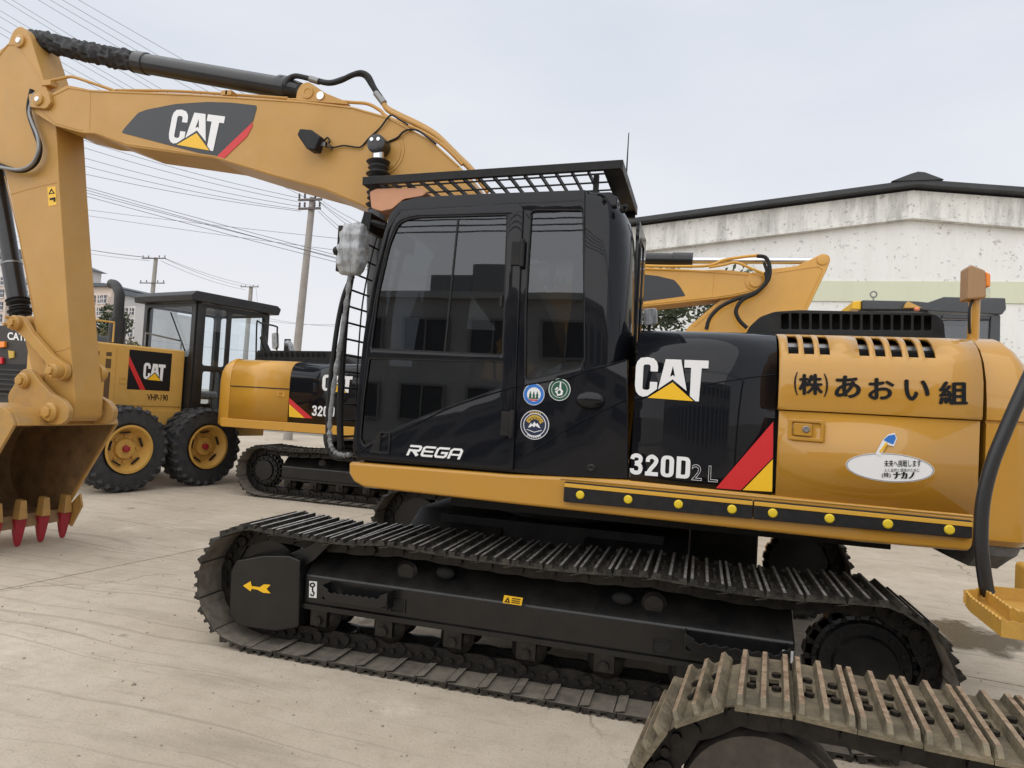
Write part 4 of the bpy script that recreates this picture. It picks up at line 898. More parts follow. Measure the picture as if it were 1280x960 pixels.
disc('round_sticker', c3, R3_, m_white, .003); disc('sticker_field', c3, R3_*.95, m_navy, .004); disc('sticker_ring', c3, R3_*.79, m_white, .005, R3_*.74)
for k in range(5):
    t = radians(148-k*29); x = c3.x+cos(t)*R3_*.5; z = c3.z+sin(t)*R3_*.5+.002; q_ = .012; e1 = Vector((sin(t), -cos(t)))*q_; e2 = Vector((cos(t), sin(t)))*q_
    decal('gold_character', [[(x-e1.x-e2.x, z-e1.y-e2.y), (x+e1.x-e2.x, z+e1.y-e2.y), (x+e1.x+e2.x, z+e1.y+e2.y), (x-e1.x+e2.x, z-e1.y+e2.y)], [(x-e1.x*.5-e2.x*.1, z-e1.y*.5-e2.y*.1), (x+e1.x*.5-e2.x*.1, z+e1.y*.5-e2.y*.1), (x+e1.x*.5+e2.x*.2, z+e1.y*.5+e2.y*.2), (x-e1.x*.5+e2.x*.2, z-e1.y*.5+e2.y*.2)]], m_gold, cabside, FX, .0055, .0006)
x, z = c3.x, c3.z
decal('mountain_print', [[(x-.038, z-.018), (x-.022, z+.010), (x-.014, z), (x-.002, z+.018), (x+.008, z+.004), (x+.016, z+.012), (x+.036, z-.018), (x+.018, z-.012), (x+.006, z-.004), (x-.002, z-.014), (x-.014, z-.006), (x-.022, z-.014)]], m_white, cabside, FX, .0055, .0006)
decal('curved_line_print', [[(x-.045, z-.030), (x, z-.044), (x+.045, z-.030), (x+.043, z-.027), (x, z-.040), (x-.043, z-.027)]], m_white, cabside, FX, .0055, .0006)
for j in range(7):
    t = radians(-90-30+j*10); decal('sticker_letter', [[(x+cos(t)*R3_*.83+.0035*a_, z+sin(t)*R3_*.83+.0045*b_) for a_, b_ in ((-1, -1), (1, -1), (1, 1), (-1, 1))]], m_white, cabside, FX, .0055, .0006)
    t = radians(90-24+j*8); decal('sticker_letter', [[(x+cos(t)*R3_*.86+.003*a_, z+sin(t)*R3_*.86+.0045*b_) for a_, b_ in ((-1, -1), (1, -1), (1, 1), (-1, 1))]], m_gold, cabside, FX, .0055, .0006)

# rear corner column of the cab: quarter round in plan, leaning in at the top
XB = s(785, 450).x-.012; YFAR = 4.62
g = G(); lv = []
zs = [s(784, 449).z-.30, s(784, 449).z+.0, 2.1, 2.3, 2.5, 2.65, 2.74, 2.80, 2.835, 2.855]
ins = [0, 0, 0, .005, .012, .03, .055, .09, .14, .22]
xtop = at(731, 237, YC0)
XR0 = xr
for z, i_ in zip(zs, ins):
    xr = XR0+.002+(xtop.x-XR0)*max(0, min(1, (z-s(733, 462).z)/(xtop.z-s(733, 462).z)))
    r_ = [(xr+.001, YC0+.0+i_*.05)]
    x1 = XB-i_*.9; x0_ = xr+.06
    for k in range(1, 9):
        t = k/8; p = Vector((x0_, YC0+i_*.15))*(1-t)**2+Vector((x1, YC0+i_*.15))*2*t*(1-t)+Vector((x1, YC0+.30))*t*t; r_.append(tuple(p))
    r_ += [(x1, YC0+.36), (x1-.06, YC0+.36), (xr+.002, YC0+.36)]
    lv.append([(a_, b_, z) for a_, b_ in r_])
nn = len(lv[0]); fs = []
for i in range(len(lv)-1):
    for k in range(nn): fs.append((i*nn+k, i*nn+(k+1) % nn, (i+1)*nn+(k+1) % nn, (i+1)*nn+k))
fs += [tuple(range(nn)), tuple(range((len(lv)-1)*nn, len(lv)*nn))]
g.add([p for r_ in lv for p in r_], fs); g.obj('cab_corner_column', m_blk, A, ang=50)
for px, py in ((754, 253), (779, 261)):
    q = at(px, py, S+.05); g = G(); g.ball(q, .022, .02, .026, 10, 8); g.cyl(q, q+Vector((.02, -.03, .01)), .012, 8); g.obj('column_plug', m_bsat, A)
# rear wall with its window, roof, far wall, floor, interior
zt_ = 2.78
G().box(XB-.02, XB, YC0+.361, YC0+.46, 1.3, zt_).box(XB-.02, XB, YFAR-.1, YFAR, 1.3, zt_).box(XB-.02, XB, YC0+.461, YFAR-.101, 1.3, 2.02).box(XB-.02, XB, YC0+.461, YFAR-.101, 2.7, zt_).obj('cab_rear_frame', m_blk, A)
G().box(XB-.013, XB-.008, YC0+.461, YFAR-.101, 2.02, 2.7).obj('rear_window', m_glass, A)
seal('rear_window_seal', [(0, 0)], 0, A) if 0 else None
G().tube([(XB+.004, YC0+.42, 2.02), (XB+.004, YC0+.42, 2.62), (XB-.01, YC0+.5, 2.72)], .009, 8).obj('rear_window_seal', m_rub, A)
rf = [cab_out[i] for i in range(5, 11)]
xf0 = cab_out[6][0]; topz = [(x, z) for x, z in cab_out[6:11]]
roofp = topz+[(XB-.14, cab_out[10][1]), (XB-.10, cab_out[10][1]-.03)]+[(XB-.10, cab_out[10][1]-.09)]+[(cab_out[7][0]+.03, cab_out[7][1]-.09), (cab_out[6][0]+.03, cab_out[6][1]-.03)]
G().prism(roofp, YC0+.046, YFAR-.02).obj('cab_roof', m_blk, A, bevel=.012)
far = plate('cab_far_side', [(x, z) for x, z in cab_out], [rpoly([(-1.75, 1.35), (-.9, 1.35), (-.9, 2.65), (-1.62, 2.65)], .05)], YFAR-.045, YFAR, m_bsat, A)
G().box(cab_out[0][0]+.02, XB-.03, YC0+.05, YFAR-.05, 1.21, 1.26).obj('cab_floor', m_inside, A)
fx = [(cab_out[1][0]+.01, cab_out[1][1]), (cab_out[3][0]+.005, cab_out[3][1]), (cab_out[5][0]+.005, cab_out[5][1]), (cab_out[7][0]+.005, cab_out[7][1])]
g = G()
for (xa_, za_), (xb_, zb3) in zip(fx, fx[1:]):
    for y in (YC0+.07, YFAR-.07): g.bar((xa_+.02, y, za_), (xb_+.02, y, zb3), .05, .05, (0, 1, 0))
g.obj('front_pillar', m_blk, A)
g = G(); v = [(x-.002, y, z) for x, z in fx for y in (YC0+.05, YFAR-.05)]; g.add(v, [(i*2, i*2+1, i*2+3, i*2+2) for i in range(3)]); g.obj('windscreen', m_clear, A)
g = G(); g.box(-1.25, -.78, 4.0, 4.42, 1.55, 1.68); g.obj('seat', m_seat, A, bevel=.04, seg=3)
g = G(); g.prism([(-.86, 1.68), (-.74, 1.68), (-.66, 2.3), (-.78, 2.3)], 4.0, 4.42); g.obj('seat_back', m_seat, A, bevel=.03, seg=3)
G().box(-1.2, -.8, 4.02, 4.4, 1.27, 1.54).obj('seat_base', m_inside, A)
for y in (3.9, 4.48): G().prism(rpoly([(-1.45, 1.5), (-.95, 1.5), (-.95, 1.72), (-1.40, 1.78)], .03), y-.05, y+.05).obj('console', m_seat, A, bevel=.01)
for y in (3.92, 4.46): g = G(); g.tube([(-1.38, y, 1.74), (-1.40, y, 1.95)], .012, 8); g.ball((-1.405, y, 1.99), .028, .028, .045, 10, 8); g.obj('control_lever', m_rub, A)
g = G(); g.prism([(-1.66, 1.75), (-1.56, 1.75), (-1.56, 2.05), (-1.62, 2.07)], 4.38, 4.52); g.obj('monitor', m_seat, A)
q = at(521, 385, 4.3); G().add([(q.x-.05, 4.3, q.z-.07), (q.x+.06, 4.3, q.z-.07), (q.x+.035, 4.3, q.z+.03), (q.x+.01, 4.3, q.z+.11)], [(0, 1, 2, 3)]).prism([(q.x-.05, q.z-.07), (q.x+.06, q.z-.07), (q.x+.035, q.z+.03), (q.x+.01, q.z+.11)], 4.301, 4.305).obj('paper_tag', m_white, A)

# ---- tan visor over the windscreen
v = rpoly(XZ([(464, 241), (472, 237), (528, 236), (535, 241), (530, 246), (506, 250), (492, 262), (478, 265), (466, 261)], S+.05), .012, 3)
G().prism(v, S+.03, YFAR-.04).obj('front_visor', m_tan, A, bevel=.008)
q = XZ([(457, 265), (466, 267), (463, 290), (452, 287)], S+.1)
G().prism(q, S+.08, YFAR-.1).obj('visor_bracket', m_bsat, A)
G().tube([at(462, 277, S+.1), at(483, 283, S+.1)], .02, 8).obj('guard_stay', m_bsat, A)
# ---- front guard of rods ahead of the windscreen
gl = [(459, 268), (449, 300), (441, 335), (434, 375), (430, 420), (427, 470), (425, 520), (426, 562)]
gr_ = [(472, 290), (463, 320), (456, 350), (450, 390), (445, 430), (440, 480), (436, 540), (434, 568)]
for nm, pl, w in (('guard_rail', gl, .022),):
    for y in (S+.10, YFAR-.15): G().tube(smooth_path([at(x, yy, S+.10).xzy.xzy if 0 else Vector((at(x, yy, S+.10).x, y, at(x, yy, S+.10).z)) for x, yy in pl], 4), w, 8).obj('guard_rail', m_bsat, A)
for k in range(13):
    py = 300+k*20.5; j_ = max(i for i in range(len(gl)-1) if gl[i][1] <= py); t_ = (py-gl[j_][1])/(gl[j_+1][1]-gl[j_][1]); px = gl[j_][0]+(gl[j_+1][0]-gl[j_][0])*t_
    q = at(px, py, S+.10); G().tube([(q.x, S+.12, q.z), (q.x, YFAR-.16, q.z)], .007, 6).obj('guard_rung', m_bsat, A)
for y in (S+.3, S+.5, S+.7): G().tube(smooth_path([Vector((at(x, yy, S+.10).x+.0, y, at(x, yy, S+.10).z)) for x, yy in gl], 3), .006, 6).obj('guard_rod', m_bsat, A)
# ---- mirror bagged in crinkled plastic with a taped grey stalk
MY = S-.02
g = G(); R = random.Random(5); q = at(441, 312, MY); n, m_ = 44, 34; vv = []; ff = []
for i in range(m_+1):
    t = pi*i/m_
    for k in range(n):
        u = 2*pi*k/n; sx_ = (abs(cos(u))**.45)*math.copysign(1, cos(u)); sy_ = (abs(sin(u))**.6)*math.copysign(1, sin(u)); st = sin(t)**.35
        p = Vector((sx_*st*.082, sy_*st*.07, cos(t)*.155)); d_ = -abs(noise.noise(p*13))*.030+abs(noise.noise(p*31))*.012+.008
        p += p.normalized()*d_; p.x += p.z*.06; vv.append(q+p)
for i in range(m_):
    for k in range(n): ff.append((i*n+k, i*n+(k+1) % n, (i+1)*n+(k+1) % n, (i+1)*n+k))
g.add(vv, ff).obj('wrapped_mirror', m_plas, A, ang=50)
G().box(q.x-.125, q.x-.095, q.y+.02, q.y+.05, q.z-.13, q.z+.16).ball((q.x-.125, q.y+.03, q.z+.0), .03, .03, .03, 10, 8).obj('mirror_bracket', m_bsat, A, bevel=.004)
pts = smooth_path([at(x, y, MY) for x, y in [(438, 342), (434, 372), (427, 420), (419, 470), (413, 520), (412, 545), (414, 558), (420, 566), (430, 569), (438, 568)]], 7)
g = G(); g.tube(pts, [.014+.003*sin(i*1.7)+.002*sin(i*4.1) for i in range(len(pts))], 10); g.obj('wrapped_mirror_stalk', m_plas2, A)
g = G(); g.tube(smooth_path([at(x, y, MY+.06) for x, y in [(441, 345), (431, 366), (423, 400), (416, 450), (411, 500), (410, 545), (413, 566), (424, 573), (437, 571)]], 6), .016, 8); g.obj('mirror_stalk', m_bsat, A)

# ---- roof guard rack
RZ = at(775, 206, S).z; x0, x1 = s(453, 224).x, s(776, 206).x; y0, y1 = S+.0, YFAR+.02; zr = at(453, 226, S).z
zl = lambda x: zr+(RZ-zr)*(x-x0)/(x1-x0)
rack = G().prism([(x0, zl(x0)-.025), (x0, zl(x0)+.025), (x1, zl(x1)+.03), (x1, zl(x1)-.02)], y0, y0+.03).box(x0, x1, y1-.03, y1, zl(x0)-.02, zl(x0)+.03).box(x0, x0+.10, y0+.031, y1-.031, zl(x0)-.025, zl(x0)-.012).box(x1-.09, x1, y0+.031, y1-.031, zl(x1)-.022, zl(x1)-.01).box(x1, x1+.012, y0, y1, zl(x1)-.03, zl(x1)+.03).obj('roof_guard_frame', m_bsat, A, bevel=.003)
n = 17
for k in range(1, n):
    x = x0+(x1-x0)*k/n; z = zl(x)-.012; G().box(x-.005, x+.005, y0+.03, y1-.03, z-.012, z+.012).obj('guard_slat', m_bsat, rack)
for k in range(1, 6):
    y = y0+(y1-y0)*k/6; G().tube([(x0+.1, y, zl(x0)+.006), (x1-.1, y, zl(x1)+.006)], .006, 6).obj('guard_rod', m_bsat, rack)
for px in (503, 741):
    for y in (S+.12, YFAR-.15): X = s(px, 225).x; G().box(X-.015, X+.015, y-.015, y+.015, 2.80, zl(X)-.01).obj('guard_post', m_bsat, rack)
# antenna
q = at(782, 236, 4.3); p = at(786, 166, 4.3); G().tube([q, p], [.006, .003], 6).obj('antenna', m_rub, A)
# marker post on the bonnet: tan-backed mirror with an amber lens
YP = S+.45
a_ = at(1217, 420, YP); b_ = at(1218, 375, YP)
G().tube([(b_.x, YP, 2.10), (b_.x, YP, b_.z)], .028, 14).obj('mirror_post', m_yel, A)
mw = XZ([(1204, 337), (1208, 334), (1226, 341), (1227, 375), (1203, 377)], YP)
G().prism(mw, YP-.07, YP+.05).obj('rear_mirror_back', mat('mirror_back_tan', (.36, .21, .10), .45, col2=(.30, .17, .08), scale=20, amt=.5, stretch=(3, 3, .3)), A, bevel=.012)
mw = XZ([(1228, 341), (1235, 344), (1235, 360), (1228, 360)], YP); G().prism(mw, YP-.04, YP+.04).obj('amber_light', m_amber, A, bevel=.008)
mw = XZ([(1228, 361), (1235, 361), (1235, 374), (1228, 374)], YP); G().prism(mw, YP-.035, YP+.035).obj('light_base', m_clear, A, bevel=.004)
hose('mirror_cable', [at(1216, 375, YP-.04), at(1212, 385, YP-.05), at(1211.5, 400, YP-.05), at(1212, 417, YP-.03)], .007, m_rub, A)
# second mirror low behind the cab, seen through the gap
q = at(800, 395, 4.9)

# ================================================================== BOOM, STICK, BUCKET
YB0, YB1 = 4.78, 5.22
bp = [(38, 122), (46, 116), (62, 118), (84, 106), (113, 112), (240, 117), (380, 126), (440, 133), (486, 146), (539, 175), (573, 206), (630, 280), (690, 400), (700, 440), (672, 458), (640, 440), (590, 370), (530, 305), (465, 263), (406, 238), (340, 220), (268, 198), (159, 183), (117, 167), (102, 166), (68, 157), (40, 139)]
bz = XZ(bp, YB0)
boom = G().prism(rpoly(bz, [.05, .05]+[.03]*25, 3), YB0, YB1).obj('boom', m_arm, A, bevel=.006)
# edge flanges that stand proud of the side plate
def flange(pts, Y, par, r=.008, m=m_arm, name='weld_flange'): G().tube([at(x, y, Y) for x, y in pts], r, 6).obj(name, m, par)
flange([(113, 114), (240, 119), (380, 128), (440, 135), (486, 148), (539, 177), (573, 208)], YB0, boom)
flange([(117, 165), (159, 180), (268, 195.5), (340, 217.5), (406, 235), (465, 260)], YB0, boom)
flange([(62, 122), (86, 110), (113, 114)], YB0, boom, .006); flange([(50, 138), (70, 154), (103, 163)], YB0, boom, .006); flange([(113, 113), (112, 166)], YB0, boom, .003)
# bulge plate around the boom cylinder pin
q = at(478, 190, YB0); G().lathe((q.x, YB0+.001, q.z), (0, -1, 0), [(0, .19), (.006, .19), (.007, .165), (.012, .165), (.013, .02)], 32).obj('boom_boss', m_arm, boom)
# fork ears and pivot
q = at(53, 127, YB0); g = G()
g.prism(rpoly(XZ([(36, 118), (60, 113), (64, 128), (58, 136), (38, 134)], YB0-.03), .02, 3), YB0-.035, YB0-.001); g.obj('pin_plate', m_arm, boom, bevel=.004)
G().lathe((q.x, YB0-.0, q.z), (0, -1, 0), [(0, .055), (.05, .055), (.055, .045), (.056, .02)], 20).obj('stick_pin', m_arm, boom)
G().lathe((q.x, YB0-.056, q.z), (0, -1, 0), [(0, .026), (.006, .022), (.007, .005)], 12).obj('pin_cap', m_steel, boom)
# boom decal
dec = [(152, 166), (156, 160), (173, 141), (184, 137), (220, 130), (260, 127.5), (290, 128.5), (321, 132), (321, 136), (316.5, 152), (270, 197)]
pxdecal('boom_decal', [rpoly(dec, 2.5, 3)], m_dv, boom, YB0, .002)
pxdecal('red_stripe', [[(270.5, 196.5), (316, 153), (316, 158), (309, 171), (279, 199.5)]], m_red, boom, YB0, .004)
cat_logo(boom, fr((209.5, 180), (274, 189.5), (217.5, 136), YB0), .005)
for k in (0, 1): pxdecal('boom_decal', [], m_dv, boom, YB0) if 0 else None
# lamp on the boom side
q = at(392, 180, YB0); g = G(); c = Vector((q.x+.06, YB0-.10, q.z))
g.add([c+Vector(p) for p in [(-.10, -.05, .07), (-.12, -.05, .02), (-.02, -.06, -.10), (.05, -.05, -.11), (.09, -.04, .0), (.0, -.04, .06), (-.10, .05, .07), (-.12, .05, .02), (-.02, .06, -.10), (.05, .05, -.11), (.09, .04, .0), (.0, .04, .06)]], [(0, 1, 2, 3, 4, 5), (11, 10, 9, 8, 7, 6)]+[(i, (i+1) % 6, 6+(i+1) % 6, 6+i) for i in range(6)])
g.obj('boom_lamp', m_rub, boom, bevel=.012)
G().box(c.x+.03, c.x+.12, YB0-.10, YB0-.09, q.z-.06, q.z-.03).box(c.x+.11, c.x+.12, YB0-.10, YB0-.001, q.z-.06, q.z-.03).obj('lamp_bracket', m_dst, boom)
hose('lamp_cable', [at(x, y, YB0-.02) for x, y in [(404, 178), (409, 172), (412, 177), (407, 183), (418, 184), (430, 182), (445, 184), (452, 183), (462, 172), (475, 160), (484, 148), (490, 144), (500, 150), (510, 156)]], .007, m_rub, boom)
hose('grease_line', [at(x, y, YB0-.02) for x, y in [(486, 177), (497, 172), (504, 165), (512, 162), (524, 164), (545, 180)]], .008, m_rub, boom)
# boom cylinder eye, boot and barrel
q = at(472, 181, YB0-.1); g = G().lathe((q.x, YB0-.03, q.z), (0, -1, 0), [(0, .074), (.10, .074), (.105, .062), (.106, .02)], 24); BC = g.obj('boom_cylinder_eye', m_cyl, A)
for dx in (-.028, .028): G().lathe((q.x+dx-.005, YB0-.136, q.z+.03), (0, -1, 0), [(0, .017), (.006, .015), (.007, .003)], 10).obj('eye_bolt', m_steel, BC)
p0 = Vector((q.x, YB0-.085, q.z)); p1 = Vector((q.x+.13, YB0-.10, 1.35)); dv = (p1-p0).normalized()
g = G().cyl(p0, p0+dv*.16, .045, 14); g.obj('boom_cylinder_rod', m_steel, A)
pts = [p0+dv*(.12+i*.012) for i in range(34)]; g = G(); g.tube(pts, [.074+.013*sin(i*1.57)+.008*sin(i*.9) for i in range(34)], 16); g.obj('boom_cylinder_boot', m_boot, A)
G().cyl(p0+dv*.52, p1, .075, 20).obj('boom_cylinder_barrel', m_cyl, A)
# stick cylinder on top of the boom
YC1 = 5.0
c0, c1, c2 = at(172, 78, YC1), at(376, 114, YC1), at(38, 47, YC1)
dv = (c1-c0).normalized()
g = G(); g.lathe(c0, dv, [(0, .05), (.001, .098), (.12, .100), (.13, .09), ((c1-c0).length-.22, .09), ((c1-c0).length-.21, .105), ((c1-c0).length-.12, .105), ((c1-c0).length-.1, .088), ((c1-c0).length, .07)], 28); sc = g.obj('stick_cylinder_barrel', m_cyl, A)
n = 64; pts = [c2.lerp(c0, i/(n-1)) for i in range(n)]; R = random.Random(2)
g = G(); nn = 22; vv = []; ff = []; up = Vector((0, 0, 1)); ax = (c0-c2).normalized(); b1 = (up-ax*up.dot(ax)).normalized(); b2 = ax.cross(b1)
for i, p in enumerate(pts):
    for k in range(nn):
        a = 2*pi*k/nn; d_ = b1*cos(a)+b2*sin(a); rr = .085+.012*sin(i*1.25+sin(a)*1.5)+noise.noise((p+d_*.3)*9)*.02+noise.noise((p+d_*.2)*28)*.014
        if i < 4: rr *= .75+.06*i
        vv.append(p+d_*rr-Vector((0, 0, .012*sin(pi*i/n))))
for i in range(n-1):
    for k in range(nn): ff.append((i*nn+k, i*nn+(k+1) % nn, (i+1)*nn+(k+1) % nn, (i+1)*nn+k))
g.add(vv, ff).obj('stick_cylinder_boot', m_boot, A, ang=22)
# cylinder bracket on the boom
br = XZ([(373, 128), (375, 116), (380, 108), (388, 105), (394, 108), (410, 119), (432, 128), (440, 133)], 4.9)
for y in (4.86, 5.10): G().prism(rpoly(br, .02, 3), y, y+.04).obj('cylinder_bracket', m_arm, A, bevel=.005)
q = at(401, 120, 4.86); G().lathe((q.x, 4.86, q.z), (0, -1, 0), [(0, .034), (.012, .034), (.014, .01)], 14).obj('bracket_pin', m_steel, A)
q = at(385, 116, 4.86); G().lathe((q.x, 4.86, q.z), (0, -1, 0), [(0, .05), (.008, .05), (.009, .035), (.004, .03)], 18).obj('bracket_boss', m_arm, A)
# hoses and steel pipes over the boom's back
hose('cylinder_hose', [at(x, y, 4.93) for x, y in [(357, 108), (362, 99), (370, 95), (385, 98), (392, 100), (410, 104), (425, 101), (440, 94), (452, 91), (461, 96), (468, 110), (476, 122)]], .022, m_rub, A, seg=10)
hose('cylinder_hose', [at(x, y, 5.03) for x, y in [(352, 104), (362, 97), (372, 95), (392, 99), (412, 103), (430, 98), (445, 93), (456, 95), (464, 106), (472, 119)]], .020, m_rub, A, seg=10)
G().cyl(at(352, 99, 4.95), at(356, 112, 4.95), .045, 12).obj('hose_port', m_cyl, A)
for (a, b) in (((388, 98.5), (399, 102)), ((470, 116), (480, 129))): G().cyl(at(*a, 4.93), at(*b, 4.93), .028, 10).obj('hose_ferrule', m_dst, A)
for dy, off in ((4.93, 0), (5.05, -3)):
    hose('steel_pipe', [at(x+off*.3, y+off, dy) for x, y in [(478, 126), (484, 137), (500, 146), (525, 158), (545, 170), (560, 184), (575, 199), (590, 214), (610, 240)]], .02, m_arm, A, seg=10)
hose('steel_pipe', [at(x, y, 4.9) for x, y in [(360, 125), (400, 125), (440, 128), (460, 130), (475, 138), (486, 147), (530, 166), (556, 184), (578, 206)]], .014, m_arm, A)
hose('steel_pipe', [at(x, y, 4.88) for x, y in [(52, 107), (60, 102), (78, 98), (90, 96), (110, 102), (145, 114)]], .014, m_arm, A); hose('steel_pipe', [at(x, y, 4.94) for x, y in [(145, 113), (220, 114), (300, 119), (360, 123)]], .014, m_arm, A)
for x in (283, 288): q = at(x, 119, 4.9); G().box(q.x-.03, q.x+.03, 4.87, 4.95, q.z-.01, q.z+.03).obj('pipe_clamp', m_arm, A)
G().box(at(60, 104, 4.88).x-.03, at(60, 104, 4.88).x+.08, 4.84, 4.92, at(70, 104, 4.88).z-.03, at(70, 104, 4.88).z+.02).obj('pipe_clamp', m_arm, A)
hose('stick_hose', [at(x, y, 4.80) for x, y in [(40, 112), (36, 134), (38, 148), (44, 165), (50, 185), (45, 203), (30, 213), (12, 211), (-15, 200)]], .022, m_rub, A, seg=10)
hose('stick_hose', [at(x, y, 4.76) for x, y in [(44, 116), (37, 138), (40, 152), (47, 170), (48, 188), (40, 205), (25, 212), (5, 210), (-15, 205)]], .016, m_dst, A, seg=10)

# ---- stick (arm)
YA0, YA1 = 4.85, 5.15
ap = [(-30, 90), (0, 62), (10, 55), (13, 46), (17, 37), (25, 32), (33, 37), (38, 48), (52, 92), (64, 130), (70, 158), (74, 230), (80, 320), (87, 420), (94, 500), (92, 522), (76, 527), (64, 520), (56, 480), (52, 445), (40, 378), (23, 290), (6, 215), (-16, 190), (-32, 150)]
arm = G().prism(rpoly(XZ(ap, YA0), .03, 3), YA0, YA1).obj('stick', m_arm, A, bevel=.008)
flange([(-10, 84), (2, 66), (10, 56), (20, 56), (32, 70), (45, 90), (54, 105)], YA0, arm, .007)
flange([(13, 243), (45, 234), (71, 228)], YA0, arm, .004); flange([(66, 440), (80, 437), (88, 434)], YA0, arm, .004)
flange([(6, 220), (24, 296), (40, 380), (55, 455)], YA0+.001, arm, .006)
q = at(26, 52, YA0); G().lathe((q.x, YA0, q.z), (0, -1, 0), [(0, .06), (.02, .06), (.024, .05), (.025, .02)], 20).obj('cylinder_pin', m_arm, arm)
G().lathe((q.x, YA0-.026, q.z), (0, -1, 0), [(0, .03), (.008, .026), (.01, .006)], 12).obj('pin_cap', m_steel, arm)
ws = pxdecal('warning_sticker', [[(59.5, 234), (69.5, 233), (71, 256), (61, 258)]], m_yv, arm, YA0, .002)
pxdecal('warning_print', [[(61, 243), (69, 242), (64.6, 235.5)], [(62.6, 242), (67, 241.3), (64.7, 238)]], m_kv, arm, YA0, .004)
pxdecal('warning_print', [[(62.5, 248), (69.5, 246.5), (69.8, 252), (67.5, 252.4), (67.3, 249.6), (62.7, 250.6)]], m_kv, arm, YA0, .004)
# bucket cylinder down the front of the stick
k0, k1, k2 = at(-12, 170, 5.0), at(22, 374, 5.0), at(29, 408, 5.0); dv = (k1-k0).normalized(); Ld = (k1-k0).length
G().lathe(k0, dv, [(0, .075), (Ld*.78, .075), (Ld*.781, .088), (Ld, .088), (Ld+.01, .05)], 24).obj('bucket_cylinder_barrel', m_cyl, A)
G().lathe(k0+dv*Ld*.785, dv, [(0, .091), (.018, .091)], 24).obj('cylinder_clip', m_dst, A)
n = 26; vv = [k1.lerp(k2, i/(n-1)) for i in range(n)]; g = G(); g.tube(vv, [.085+.016*sin(i*1.9)+.01*sin(i*.7) for i in range(n)], 14); g.obj('bucket_cylinder_boot', m_boot, A)

# ---- bucket linkage
YL = YA0-.07
PA, PB, PC, PD = (at(*p_, YL) for p_ in ((22, 404), (74, 464), (38, 476), (71, 515)))
def link(name, a, b, y0, y1, ra, rb, w, m=m_arm):
    a2 = Vector((a.x, 0, a.z)); b2 = Vector((b.x, 0, b.z)); d_ = (b2-a2).normalized(); n_ = Vector((-d_.z, 0, d_.x)); pts = []
    for k in range(9): t = pi/2+pi*k/8; pts.append(a2+(d_*cos(t)+n_*sin(t))*ra)
    pts += [a2.lerp(b2, .25)-n_*w, a2.lerp(b2, .75)-n_*w]
    for k in range(9): t = -pi/2+pi*k/8; pts.append(b2+(d_*cos(t)+n_*sin(t))*rb)
    pts += [a2.lerp(b2, .75)+n_*w, a2.lerp(b2, .25)+n_*w]
    return G().prism([(p_.x, p_.z) for p_ in pts], y0, y1).obj(name, m, A, bevel=.008)
link('guide_link', PA, PB, YL, YL+.055, .075, .085, .05); link('guide_link', PA, PB, 5.165, 5.22, .075, .085, .05)
link('power_link', PA, PC, YA0+.03, YA1-.03, .085, .085, .075)
def pin(c, y0, y1, r, name='linkage_pin', cap=True):
    g = G(); g.lathe((c.x, y0, c.z), (0, 1, 0), [(0, r*.35), (.001, r*.82), (.012, r*.9), (.02, r), (y1-y0-.02, r), (y1-y0, r*.8)], 22)
    o = g.obj(name, m_arm, A)
    if cap:
        G().lathe((c.x, y0, c.z), (0, -1, 0), [(0, r*.62), (.02, r*.62), (.022, r*.5), (.021, r*.2)], 6).obj('pin_head', m_arm, o, bevel=.003)
    return o
pin(PA, YL-.06, 5.26, .07); pin(PB, YL-.09, 5.26, .062); pin(PC, YL-.10, YA1+.06, .07)
# little bolts on the pin collars
for c, rr in ((PA, .05), (PB, .05), (PD, .07), (PC, .05)):
    for k in range(3):
        t = 2.1+k*1.5; G().cyl((c.x+cos(t)*rr, YL-.10, c.z+sin(t)*rr), (c.x+cos(t)*rr, YL-.05, c.z+sin(t)*rr), .013, 6).obj('collar_bolt', m_arm, A)
for (y0, y1) in ((YL-.05, YL), (5.20, 5.26)):
    ear = XZ([(16, 494), (27, 476), (30, 466), (37, 461), (46, 463), (53, 474), (70, 492), (86, 501), (93, 512), (91, 524), (82, 531), (68, 531), (60, 524), (44, 530), (20, 530)], YL)
    G().prism(rpoly(ear, .03, 3), y0, y1).obj('bucket_ear', m_bkt, A, bevel=.007)
pin(PD, YL-.10, YL+.001, .085, 'bucket_pin', True)
G().lathe((PD.x, YL+.001, PD.z), (0, 1, 0), [(0, .075), (.05, .075), (.055, .085), (.42, .085), (.425, .075), (.5, .075)], 28).obj('stick_end_boss', m_bkt, A)

# ---- bucket
BY0, BY1 = 4.42, 5.50
T0 = at(21, 532, BY0); LF = at(82, 640, BY1); PXT = (T0.x+at(145, 529, BY1).x)/2; ZT = (T0.z+at(145, 529, BY1).z)/2
lipx, lipz = LF.x, LF.z
outer = [(PXT, ZT), (PXT-.03, ZT+.06), (PXT-.12, ZT+.135), (PXT-.45, ZT+.17), (PXT-.85, ZT+.13), (PXT-1.18, ZT-.06), (PXT-1.36, ZT-.38), (PXT-1.34, ZT-.70), (PXT-1.10, ZT-.93), (lipx-.12, lipz-.0), (lipx, lipz)]
def offp(pts, d_):
    c = Vector((sum(p_[0] for p_ in pts)/len(pts), sum(p_[1] for p_ in pts)/len(pts))); return [tuple(Vector(p_)+(c-Vector(p_)).normalized()*d_) for p_ in pts]
sm = [tuple(p_.xz) for p_ in smooth_path([Vector((x, 0, z)) for x, z in outer], 3)]
inn = offp(sm, .035)
g = G(); g.prism(sm+inn[::-1], BY0+.03, BY1-.03); shell = g.obj('bucket_shell', m_bkt, A)
